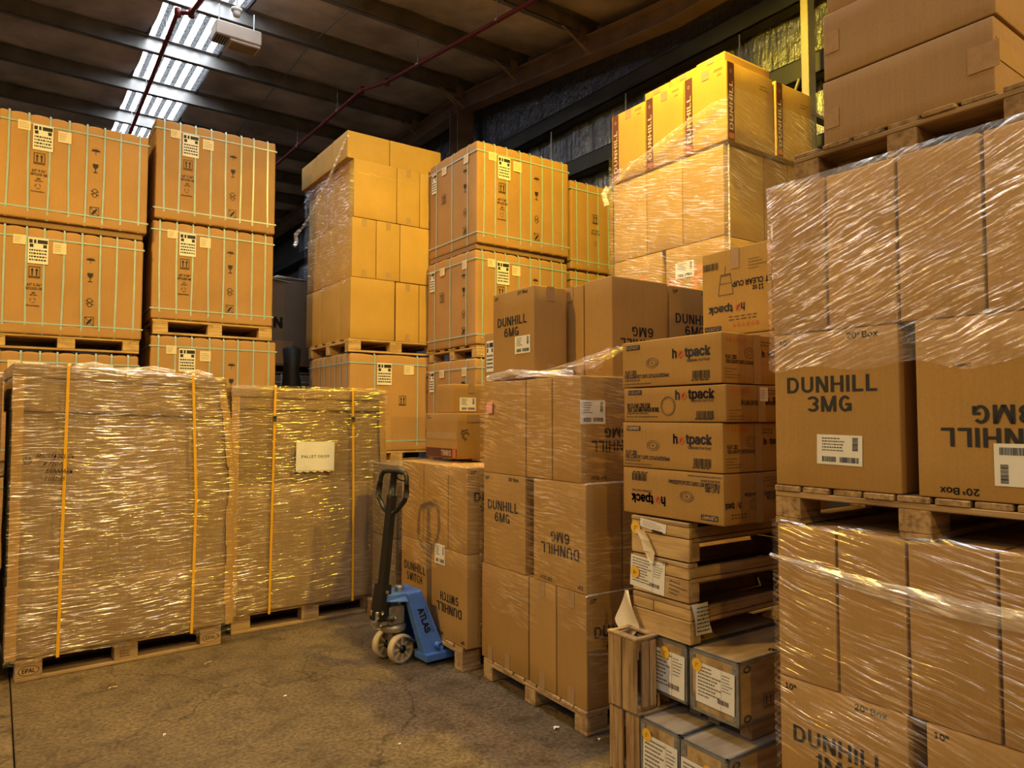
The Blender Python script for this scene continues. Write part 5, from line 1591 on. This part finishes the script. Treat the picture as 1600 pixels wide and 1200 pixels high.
for (p, a_), (q, c_) in zip(zip(pts, pw), list(zip(pts, pw))[1:]):
    P_, Q_ = Vector((-d3[0] / 2 - .012 - .004 * (p[2] > .05), d3[1] / 2 + p[1] * 1.2 - .07, p[2])), Vector((-d3[0] / 2 - .014, d3[1] / 2 + q[1] * 1.2 - .07, q[2]))
    b.quad(P_ + Vector((0, a_, 0)), P_ - Vector((.004, a_, 0)), Q_ - Vector((0, c_, 0)), Q_ + Vector((-.004, c_, 0)))
b.build('hanging_paper', M['paper_cream'], o3)
paper_label(o2, d2, 'L', .28, .50, .22, .145, style=3, rot=-.06, name='shipping_sheet'); sticker_on(o2, d2, .06, .50, 'Box', .95)
text(o2, d2, 'L', 'L3C', .62, .88, .03, .014, off=.003)
flat(o2, d2, 'L', lines_mesh(8, M['ink_soft'], 4, .3, True, .12), .82, .32, 'pen_writing', off=.003, sx=.10, sy=.07, rot=-.1)
# torn papers on the lowest frame
b = MB(); x = -d1[0] / 2 - .012
n = 15
def torn(i, j):
    t = j / (n - 1); half = (.012 + .075 * min(1, t / .62) if t < .68 else .087 * (1 - (t - .68) / .36))
    y = d1[1] / 2 + .030 - .022 * t + (i / 7 - .5) * 2 * half
    return Vector((x - .010 * math.sin(t * 5 + i * .5) - .03 * t * (1 - i / 9), y, d1[2] * .98 - t * .225 + .012 * math.sin(i * 1.7) * t))
for j in range(n - 1):
    for i in range(7): b.quad(torn(i, j), torn(i + 1, j), torn(i + 1, j + 1), torn(i, j + 1))
b.build('torn_paper', M['paper_cream'], o1, False)
b = MB(); yy = -d1[1] / 2 - .006
grid = [[Vector((-d1[0] / 2 + .0 + i * .035 + .004 * j, yy - .007 * math.sin(i * .9 + j * .7) - .002 * j, d1[2] * 1.02 - j * .027)) for i in range(4)] for j in range(6)]
for j in range(5):
    for i in range(3): b.quad(grid[j][i], grid[j][i + 1], grid[j + 1][i + 1], grid[j + 1][i])
pp = b.build('delivery_note', M['paper'], o1, True)
link('small_print', lines_mesh(7, M['ink'], 7, .35, False, .16), pp, mat4=Matrix(((.085, 0, .012, -d1[0] / 2 + .060), (0, 0, -1, yy - .018), (0, .115, 0, d1[2] * .66), (0, 0, 0, 1))))

# lid cartons
GJ = 'printed lid cartons'
def hot(o, d, face, code, kind, flip=False, small=False):
    fw, fh = face_size(d, face)
    if face == 'L':
        def T(s, cx, cy, w, h, **k): return text(o, d, face, s, cx, cy, w, h, flip, **k)
        bx = flat(o, d, face, sheet_mesh(.090, .022, M['ink_blue'], .0005), .125, .87, 'code_block', flip, off=.0015)
        link('lettering', text_mesh(code, .012, M['cream_ink'], 0), bx, mat4=Matrix(((.080, 0, 0, 0), (0, .015, 0, 0), (0, 0, 1, .0011), (0, 0, 0, 1))))
        y = .66 if kind == 'flat' else .76
        T('h', .565, y, .026, .045, mat='ink_blue', bold=.02); T('tpack', .785, y - .02, .145, .055, mat='ink_blue', bold=.02)
        flat(o, d, face, ring_mesh(.006, .0170, M['ink_red'], 28), .622, y - .025, 'logo_ring', flip); flat(o, d, face, icon_mesh('slash', M['ink_blue']), .622, y - .025, 'logo_mark', flip, off=.0024, sx=.018, sy=.022)
        T('Celebrate Your Food', .79, y - .17, .125, .013, mat='ink_soft')
        flat(o, d, face, barcode_mesh(3, M['ink']), .82, .19, 'barcode', flip, sx=.10, sy=.036); flat(o, d, face, lines_mesh(11, M['ink'], 1, .8, False, .2), .81, .085, 'small_print', flip, sx=.10, sy=.006)
        if kind == 'flat':
            T('FLAT LIDS', .10, .32, .075, .021, mat='ink_blue', bold=.016); T('FOR CLEAR PET CUPS 12/14/16/20/24oz', .27, .225, .285, .021, mat='ink_blue', bold=.016)
            flat(o, d, face, ring_mesh(.021, .0235, M['ink_soft'], 28, 1.65), .335, .50, 'lid_drawing', flip); flat(o, d, face, ring_mesh(.013, .0155, M['ink_soft'], 28, 1.75), .335, .50, 'lid_drawing', flip); flat(o, d, face, ring_mesh(.001, .004, M['ink_soft'], 28, 1.8), .335, .5, 'lid_drawing', flip)
            flat(o, d, face, lines_mesh(12, M['ink_soft'], 1, .8, False, .12), .115, .15, 'small_print', flip, sx=.10, sy=.010); flat(o, d, face, lines_mesh(13, M['ink_soft'], 1, .8, False, .06), .17, .07, 'small_print', flip, sx=.18, sy=.007)
        else:
            T('PP CLEAR LIDS FOR', .165, .48, .150, .022, mat='ink_blue', bold=.016); T('DIA 140 MM PAPER BOWL', .215, .355, .205, .022, mat='ink_blue', bold=.016)
            flat(o, d, face, ring_mesh(.040, .044, M['ink_soft'], 28, 1.0), .47, .45, 'lid_drawing', flip); flat(o, d, face, ring_mesh(.034, .0355, M['ink_soft'], 28, 1.0), .47, .45, 'lid_drawing', flip)
            flat(o, d, face, lines_mesh(14, M['ink_soft'], 1, .8, False, .12), .15, .25, 'small_print', flip, sx=.14, sy=.010); flat(o, d, face, lines_mesh(15, M['ink_soft'], 1, .8, False, .06), .2, .15, 'small_print', flip, sx=.2, sy=.007)
    else:
        flat(o, d, face, sheet_mesh(.05, fh * .99, M['tape'], .0007), .62, .5, 'tape', off=.0014)
        flat(o, d, face, icon_mesh('dots', M['ink_red']), .25, .87, 'handling_mark', flip, sx=.14, sy=.028)
        flat(o, d, face, lines_mesh(16, M['ink_soft'], 2, .4, False, .2), .75, .83, 'small_print', flip, sx=.10, sy=.028)
        if kind == 'flat':
            text(o, d, face, 'FLAT LIDS', .16, .52, .07, .018, flip, mat='ink_blue', bold=.014); text(o, d, face, 'FOR CLEAR PET CUPS 12/14/16/20/24oz', .36, .425, .22, .018, flip, mat='ink_blue', bold=.014)
            flat(o, d, face, ring_mesh(.021, .0235, M['ink_soft'], 28, 1.65), .48, .62, 'lid_drawing', flip, sx=.8); flat(o, d, face, ring_mesh(.010, .012, M['ink_soft'], 28, 1.65), .48, .62, 'lid_drawing', flip, sx=.8)
        else:
            text(o, d, face, 'PP CLEAR LIDS FOR DIA 140 MM PAPER BOWL', .60, .52, .26, .020, flip, mat='ink_blue', bold=.014)
            paper_label(o, d, face, .66, .76, .055, .06, style=2)
        flat(o, d, face, lines_mesh(17, M['ink_soft'], 4, .25), .18, .2, 'small_print', flip, sx=.10, sy=.05)
        text(o, d, face, 'h', .735, .62, .016, .03, flip, mat='ink_blue', bold=.02); flat(o, d, face, ring_mesh(.005, .010, M['ink_red'], 28), .788, .61, 'logo_ring', flip); text(o, d, face, 'tpack', .905, .61, .06, .035, flip, mat='ink_blue', bold=.02)
for (b0, b1, a0, z0, z1, code, kind, flip, lab) in (
        (-.567, .037, .13, 1.150, 1.366, 'FLID98PET', 'flat', True, 'lid carton printed upside down, lowest of the four'),
        (-.566, .038, .13, 1.368, 1.580, 'FLID98PET', 'flat', False, 'flat-lid carton second from the bottom of the four'),
        (-.585, .028, .13, 1.582, 1.742, 'FLID140PP', 'bowl', False, 'shallow paper-bowl lid carton with a small white label'),
        (-.565, .037, .13, 1.746, 1.964, 'FLID98PET', 'flat', False, 'flat-lid carton on top of the four')):
    o, d = carton(JF, a0, a0 + .385, b0, b1, z0, z1, lab, 'card', GJ)
    hot(o, d, 'L', code, kind, flip); hot(o, d, 'R', code, kind, flip)
o, d = carton(JF, .55, .95, -.515, -.105, 2.002, 2.425, 'clear-cup carton printed upside down behind the lid cartons', 'card_light', GJ)
text(o, d, 'L', 'PET CLEAR CUP', .24, .42, .24, .028, True, mat='ink_blue', bold=.016); text(o, d, 'L', '12 oz', .18, .50, .06, .026, True, mat='ink_blue', bold=.016)
flat(o, d, 'L', icon_mesh('cup', M['ink_soft']), .36, .64, 'cup_drawing', sx=.10, sy=.14)
flat(o, d, 'L', barcode_mesh(4, M['ink']), .14, .83, 'barcode', sx=.10, sy=.035)
text(o, d, 'L', 'h', .395, .69, .022, .04, True, mat='ink_blue', bold=.02); text(o, d, 'L', 'tpack', .72, .685, .15, .05, True, mat='ink_blue', bold=.02)
flat(o, d, 'L', ring_mesh(.009, .017, M['ink_red'], 28), .54, .31, 'logo_ring'); flat(o, d, 'L', icon_mesh('slash', M['ink_blue']), .54, .31, 'logo_mark', off=.0024, sx=.026, sy=.03)
bx = flat(o, d, 'L', sheet_mesh(.10, .024, M['ink_blue'], .0005), .16, .09, 'code_block', off=.0015)
link('lettering', text_mesh('CC12PET98', .012, M['cream_ink'], 0), bx, mat4=Matrix(((-.088, 0, 0, 0), (0, -.016, 0, 0), (0, 0, 1, .0011), (0, 0, 0, 1))))
flat(o, d, 'L', icon_mesh('dots', M['ink_red']), .64, .11, 'handling_mark', sx=.16, sy=.03); flat(o, d, 'L', lines_mesh(16, M['ink_soft'], 2, .4, False, .2), .60, .19, 'small_print', sx=.16, sy=.03)
flat(o, d, 'L', sheet_mesh(.05, .10, M['tape'], .0007), .5, .88, 'tape', off=.0014); flat(o, d, 'L', lines_mesh(18, M['ink_soft'], 4, .25), .82, .78, 'small_print', sx=.10, sy=.06)
for j in range(3):
    carton(JF, .55, .95, -.53, -.0, 1.150 + .284 * j, 1.150 + .284 * (j + 1) - .001, 'plain carton in the hidden column behind the lid cartons', 'card', 'hidden column behind the lid cartons')

# ------------------------------------------------------------------ K: big stack at the right edge
KF = Frame(.996, 2.70, 36.1)
GK = 'cartons of the right-hand stack'
pallet(KF, 0, -.98, 1.2, .98, 0, .082, 'floor pallet under the right-hand stack', 'wood_dark', nb=9)
k0, k1, k2 = .083, .645, 1.207
for j, (b0, b1) in enumerate(((-.465, 0.0), (-.975, -.515))):
    o, d = carton(KF, 0, .25, b0, b1, k0, k1, ('carton marked 1MG low at the right picture edge', 'carton beside a dark gap, right of the 1MG one')[j], 'card', GK)
    cig(o, d, 'L', '1MG')
carton(KF, .255, .72, -.465, 0.0, k0, k1, 'hidden carton behind the 1MG one', 'card', GK)
for j, (b0, b1) in enumerate(((-.232, 0.0), (-.470, -.235), (-.728, -.473), (-.98, -.731))):
    carton(KF, .0, .46, b0, b1, k1 + .001, k2, ('far', 'second', 'third', 'nearest')[j] + ' narrow wrapped carton in the row below the right-hand pallet', 'card', GK)
carton(KF, .465, .93, -.49, 0.0, k1 + .001, k2, 'carton top seen through the gap of the right-hand pallet', 'card', GK)
carton(KF, .465, .93, -.98, -.495, k1 + .001, k2, 'carton top at the near end under the right-hand pallet', 'card', GK)
pallet(KF, .0, -1.0, 1.2, 1.0, 1.209, .139, 'weathered pallet under the cartons marked 3MG', 'wood_old', nb=9)
k3, k4, k5 = 1.350, 1.913, 2.470
o, d = carton(KF, 0, .25, -.466, .0, k3, k4, 'carton marked 3MG upright with a white label on the right-hand stack', 'card', GK)
cig(o, d, 'L', '3MG'); paper_label(o, d, 'L', .545, .245, .165, .105, style=0, rot=-.02)
o, d = carton(KF, 0, .25, -.978, -.512, k3, k4, 'carton marked 3MG upside down with a white label at the picture edge', 'card', GK)
cig(o, d, 'L', '3MG', True); paper_label(o, d, 'L', .34, .80, .175, .125, True, 0)
text(o, d, 'L', '10188569', .30, .735, .05, .010, rot=math.pi, off=.0038, name='label_number')
carton(KF, .255, .72, -.978, .0, k3, k4, 'long carton behind the two marked 3MG', 'card', GK)
for j, (b0, b1) in enumerate(((-.220, 0.0), (-.467, -.223), (-.722, -.470), (-.98, -.725))):
    carton(KF, .0, .46, b0, b1, k4 + .001, k5, ('far', 'second', 'third', 'nearest')[j] + ' narrow wrapped carton in the row above the 3MG ones', 'card', GK)
carton(KF, .465, .93, -.98, 0.0, k4 + .001, k5, 'long wrapped carton behind the row above the 3MG ones', 'card', GK)
film(KF, 0, .94, -.985, .0, lambda s, f: (1.775 + .012 * math.sin(f * 17) - .02 * math.exp(-((f - .35) / .08) ** 2)) if s == 'L' else 1.78, 2.485, 'crinkled clear film on the upper half of the right-hand stack', 'film_right', .010, .006, .035, .12, 61)
film(KF, 0, .94, -.985, .0, lambda s, f: .42 + .05 * math.sin(f * 6) if s == 'L' else .3, lambda s, f: 1.217 + .006 * math.sin(f * 20), 'clear pulled film on the lower half of the right-hand stack', 'film_low', .010, .006, .035, .05, 62)
# bunched white band of film across the lower half
b = MB(); pts = []
for i in range(33):
    f_ = i / 32; bb = .012 - 1.02 * f_
    zc = 1.085 - .055 * f_ - .03 * math.sin(f_ * 3); wd = .010 + .022 * min(1, f_ * 2.2)
    pts.append((KF.p(-.020 - .004 * math.sin(i), bb, zc + wd), KF.p(-.030, bb, zc + .2 * wd), KF.p(-.024, bb, zc - .4 * wd), KF.p(-.018, bb, zc - wd)))
base = pts[0][0].copy()
for p, q in zip(pts, pts[1:]):
    for k in range(3): b.quad(p[k] - base, p[k + 1] - base, q[k + 1] - base, q[k] - base)
me = b.mesh('film_band', M['film_loose'], True); uvl = me.uv_layers.new(name='film')
for lp in me.loops:
    c = me.vertices[lp.vertex_index].co; uvl.data[lp.index].uv = (math.hypot(c.x, c.y), c.z)
tag(link('film_band', me, None, base), 'white bunched band of film slanting across the lower right-hand stack', 'stretch film', 'stretch film')
# pallet and brown cartons on the very top
KT = KF.sub(.06, 0)
pallet(KT, .0, -.865, 1.2, .80, 2.488, .120, 'dark weathered pallet on top of the right-hand stack', 'wood_dark', nb=7)
o, d = carton(KT, .02, 1.0, -.742, -.172, 2.610, 2.855, 'long brown carton lying on the top right pallet', 'card_dark', 'long brown cartons', cat='carton')
flat(o, d, 'L', sheet_mesh(.09, .085, M['tape_clear'], .0008), .945, .50, 'clear_tape', off=.0014); flat(o, d, 'L', sheet_mesh(.055, .07, M['tape_clear'], .0008), .06, .40, 'clear_tape', off=.0014); flat(o, d, 'R', sheet_mesh(.4, .07, M['tape'], .0008), .22, .6, 'tape', off=.0014)
o, d = carton(KT, .02, 1.0, -.748, -.176, 2.857, 3.110, 'long brown carton second from the bottom at the top right', 'card_dark', 'long brown cartons', lean=.004)
flat(o, d, 'L', sheet_mesh(.055, .08, M['tape_clear'], .0008), .06, .55, 'tape', off=.0014)
carton(KT, .03, 1.0, -.74, -.19, 3.112, 3.36, 'topmost long brown carton at the top right picture edge', 'card_dark', 'long brown cartons', lean=-.006)

# ------------------------------------------------------------------ blue hand pallet truck
TK = Frame(-.790, 4.782, 38.0)
tk = empty('pallet_truck', TK.p(0, 0), TK.t)
tag(tk, 'blue hand pallet truck with black loop handle parked at the wrapped stack', 'pallet truck')
RW = .093
steer = math.radians(9)
def wheel(y):
    s = empty('steer_wheel', (0, 0, 0)); s.parent = tk
    s.location = Vector((-math.sin(steer) * y, math.cos(steer) * y, RW)); s.rotation_euler = (0, 0, steer)
    b = MB(); b.lathe([(RW - .018, -.024), (RW - .003, -.024), (RW, -.018), (RW, .018), (RW - .003, .024), (RW - .018, .024), (RW - .018, -.024)], 36, 'y'); b.build('tread', M['wheel'], s, True)
    b = MB(); b.lathe([(.02, -.008), (RW - .017, -.008), (RW - .017, .008), (.02, .008)], 36, 'y'); b.build('web', M['wheel_dark'], s)
    for k in range(8):
        a = k * math.pi / 4; b = MB()
        b.prism([(.024, -.019, -.006), (RW - .018, -.019, -.008), (RW - .018, -.019, .008), (.024, -.019, .006)], (0, .038, 0))
        b.build('spoke', M['wheel'], s, False, None, (0, a, 0))
    b = MB(); b.lathe([(0, -.03), (.013, -.03), (.013, -.025), (.026, -.024), (.026, .024), (0, .024)], 20, 'y'); b.build('hub', M['black_paint'], s, True)
for y in (-.083, .083): wheel(y)
b = MB(); b.tube([(-math.sin(steer) * -.075, -.075, RW), (-math.sin(steer) * .075, .075, RW)], .012, 10); b.build('axle', M['steel_dark'], tk)
# fork head over the wheels, pump block, linkage
b = MB(); b.lathe([(0, .0), (.075, .0), (.085, .008), (.085, .038), (.075, .046), (0, .046)], 24, 'z'); b.build('turntable', M['brass'], tk, True, (.0, 0, RW * 2 + .008))
b = MB(); b.box(-.025, .025, -.032, .032, RW + .01, RW * 2 + .012, 0, .004); b.build('axle_yoke', M['brass'], tk)
b = MB(); b.box(-.055, .060, -.055, .055, RW * 2 + .054, RW * 2 + .175, 0, .008); b.build('pump_body', M['brass'], tk)
b = MB(); b.lathe([(.030, .0), (.030, .16), (.026, .17), (0, .17)], 18, 'z'); b.build('lift_ram', M['steel'], tk, True, (.045, 0, RW * 2 + .175 - .05))
b = MB()
b.box(-.145, -.055, -.045, -.025, RW * 2 + .06, RW * 2 + .155, 0, .004); b.box(-.145, -.055, .025, .045, RW * 2 + .06, RW * 2 + .155, 0, .004); b.box(-.145, -.125, -.045, .045, RW * 2 + .055, RW * 2 + .09, 0, .004)
b.build('handle_bracket', M['brass'], tk)
for (p, q, r) in (((-.11, -.06, RW * 2 + .15), (-.11, .06, RW * 2 + .15), .012), ((-.12, -.055, RW * 2 + .075), (-.12, .055, RW * 2 + .075), .010), ((-.07, -.058, RW * 2 + .11), (-.02, -.066, RW * 2 + .10), .013)):
    b = MB(); b.tube([p, q], r, 10); b.build('pivot_pin', M['steel'], tk, True)
b = MB(); b.tube([(-.13, -.05, RW * 2 + .12), (-.165, -.052, RW * 2 + .10), (-.165, -.05, RW * 2 + .05), (-.12, -.05, RW * 2 + .045)], .007, 8); b.build('release_lever', M['steel'], tk, True)
b = MB(); b.lathe([(.012, -.02), (.02, -.012), (.02, .012), (.012, .02)], 14, 'y'); b.build('foot_roller', M['steel_dark'], tk, True, (-.05, -.068, RW * 2 + .105))
# blue A-frame: top plate and two slanting legs down to the forks
def slab8(nm, lo, hi, mat):
    """hexahedron from 4 lower and 4 upper points"""
    b = MB(); n = 0; b.v = [tuple(p) for p in lo + hi]
    b.f = [(3, 2, 1, 0), (4, 5, 6, 7)] + [(i, (i + 1) % 4, 4 + (i + 1) % 4, 4 + i) for i in range(4)]; b.m = [0] * 6
    me = b.mesh(nm, mat)
    bm = bmesh.new(); bm.from_mesh(me); bmesh.ops.recalc_face_normals(bm, faces=bm.faces)
    bmesh.ops.bevel(bm, geom=list(bm.edges), offset=.006, segments=2, affect='EDGES', profile=.6); bm.to_mesh(me); bm.free()
    return link(nm, me, tk)
ZT = .445
slab8('top_plate', [(-.075, -.05, ZT - .05), (.06, -.125, ZT - .05), (.06, .125, ZT - .05), (-.075, .05, ZT - .05)], [(-.07, -.045, ZT - .004), (.15, -.122, ZT + .012), (.15, .122, ZT + .012), (-.07, .045, ZT - .004)], M['blue'])
legs = []
for s in (-1, 1):
    lo = [(.105, s * .240, .055), (.268, s * .240, .055), (.268, s * .170, .055), (.105, s * .170, .055)]
    hi = [(.041, s * .120, ZT), (.152, s * .120, ZT), (.152, s * .05, ZT), (.041, s * .05, ZT)]
    legs.append(slab8('side_leg', lo, hi, M['blue']))
slab8('front_plate', [(.245, -.22, .06), (.268, -.22, .06), (.268, .22, .06), (.245, .22, .06)], [(.125, -.11, ZT - .01), (.15, -.11, ZT - .01), (.15, .11, ZT - .01), (.125, .11, ZT - .01)], M['blue'])
for s in (-1, 1):
    fk = slab8('fork', [(.095, s * .275, .032), (1.15, s * .275, .032), (1.15, s * .115, .032), (.095, s * .115, .032)], [(.095, s * .275, .078), (1.16, s * .275, .078), (1.16, s * .115, .078), (.095, s * .115, .078)], M['blue'])
    b = MB(); b.lathe([(0, -.04), (.03, -.04), (.03, .04), (0, .04)], 16, 'y'); b.build('load_roller', M['wheel'], fk, True, (1.05, s * .195, .031))
    b = MB(); b.tube([(.03, s * .12, .16), (.25, s * .20, .09)], .011, 8); b.build('push_rod', M['steel_dark'], tk, True)
    b = MB(); b.tube([(.20, s * .228, .12), (.20, s * .275, .12)], [.021, .019], 14); b.tube([(.20, s * .27, .12), (.20, s * .277, .12)], .012, 12); b.build('pivot_boss', M['blue'], tk, True)
# maker's lettering running down the near leg
p0, p1 = Vector((.041, -.120, ZT)), Vector((.152, -.120, ZT)); q0, q1 = Vector((.105, -.240, .055)), Vector((.268, -.240, .055))
def legpt(s, t): return (p0.lerp(p1, s)).lerp(q0.lerp(q1, s), t)
nrm = (p1 - p0).cross(q0 - p0).normalized()
if nrm.y > 0: nrm = -nrm
dn = (legpt(.5, 1) - legpt(.5, 0)).normalized(); rt = nrm.cross(dn).normalized()
def leg_text(s, c, w, h, mat, bold, nm='lettering', off=.0018):
    X, Y = dn * w, -(dn.cross(nrm)).normalized() * h
    if X.cross(Y).dot(nrm) < 0: Y = -Y
    m4 = Matrix.Identity(4); o_ = c + nrm * off
    for i in range(3): m4[i][0] = X[i]; m4[i][1] = Y[i]; m4[i][2] = nrm[i]; m4[i][3] = o_[i]
    return link(nm, text_mesh(s, bold, M[mat], 0), legs[0], mat4=m4)
leg_text('ATLAS', legpt(.50, .44), .165, .050, 'ink', .03)
leg_text('HAND PALLET TRUCK', legpt(.80, .44), .17, .010, 'ink', 0)
# handle
hd = empty('handle', (0, 0, 0)); hd.parent = tk; hd.location = (-.095, 0, RW * 2 + .12); hd.rotation_euler = (0, math.radians(6.5), steer)
def sleeve_(nm, z0, z1, w0, w1, d0, d1, mat):
    b = MB(); b.v = [(-w0, -d0, z0), (w0, -d0, z0), (w0, d0, z0), (-w0, d0, z0), (-w1, -d1, z1), (w1, -d1, z1), (w1, d1, z1), (-w1, d1, z1)]
    b.f = [(3, 2, 1, 0), (4, 5, 6, 7)] + [(i, (i + 1) % 4, 4 + (i + 1) % 4, 4 + i) for i in range(4)]; b.m = [0] * 6
    return b.build(nm, mat, hd)
sleeve_('handle_base', -.03, .20, .045, .034, .052, .046, M['black_paint'])
sleeve_('handle_shaft', .17, .78, .023, .021, .030, .028, M['black_paint'])
b = MB(); b.lathe([(0, -.004), (.012, -.004), (.012, .004), (0, .004)], 12, 'y'); b.build('bolt', M['steel'], hd, False, (.0, -.052, .155))
loop = [(0, -.02, .66), (0, -.075, .69), (0, -.138, .755), (0, -.148, .80), (0, -.142, .87), (0, -.138, .905), (0, -.115, .935), (0, -.06, .94), (0, 0, .94)]
loop = loop + [(x, -y, z) for x, y, z in loop[-2::-1]]
b = MB(); b.tube(loop, .0165, 10); b.build('loop_grip', M['black_paint'], hd, True)
b = MB(); b.tube([(.0, 0, .76), (0, 0, .93)], .024, 10); b.build('control_stem', M['black_paint'], hd, True)
for s in (-1, 1):
    b = MB(); b.tube([(0, s * .149, .775), (0, s * .149, .81), (0, s * .144, .86)], [.019, .021, .019], 10); b.build('rubber_grip', M['black'], hd, True)
b = MB(); b.tube([(.02, 0, .90), (.045, -.03, .885), (.05, -.07, .88)], .006, 8); b.build('lift_lever', M['black_paint'], hd, True)

# ------------------------------------------------------------------ litter on the floor
def scrap(px, py, w, h, rz, label, mat='paper', name='paper_scrap'):
    n = 3; v, f = [], []
    for i in range(n + 1):
        for j in range(n + 1):
            x, y = (i / n - .5) * w, (j / n - .5) * h
            v.append((x * (1 - .3 * j / n), y, .003 + .010 * abs(math.sin(i * 1.3 + j * .8))))
    for i in range(n):
        for j in range(n):
            a = i * (n + 1) + j; f.append((a, a + n + 1, a + n + 2, a + 1))
    me = bpy.data.meshes.new(name); me.from_pydata(v, [], f); me.materials.append(M[mat]); me.update()
    tag(link(name, me, None, (px, py, 0.001), rz), label, 'scrap', 'litter on the floor')
scrap(.225, 3.735, .035, .022, .5, 'bit of white paper on the floor under the middle stack pallet')
scrap(.43, 3.60, .014, .012, .9, 'white crumb on the floor by the near pallet block')
scrap(-1.98, 4.70, .06, .008, 1.1, 'pale wood sliver on the floor before the second load', 'wood_new', 'wood_sliver')
scrap(-2.36, 4.28, .05, .010, .7, 'pale wood sliver on the floor before the leftmost load', 'wood_new', 'wood_sliver')
scrap(-1.30, 4.15, .018, .014, .3, 'small white speck on the open floor left of the truck')
scrap(-.55, 3.55, .014, .010, .2, 'small white speck on the open floor before the truck')
scrap(-1.75, 3.65, .016, .012, 1.2, 'small white speck near the bottom left of the floor')
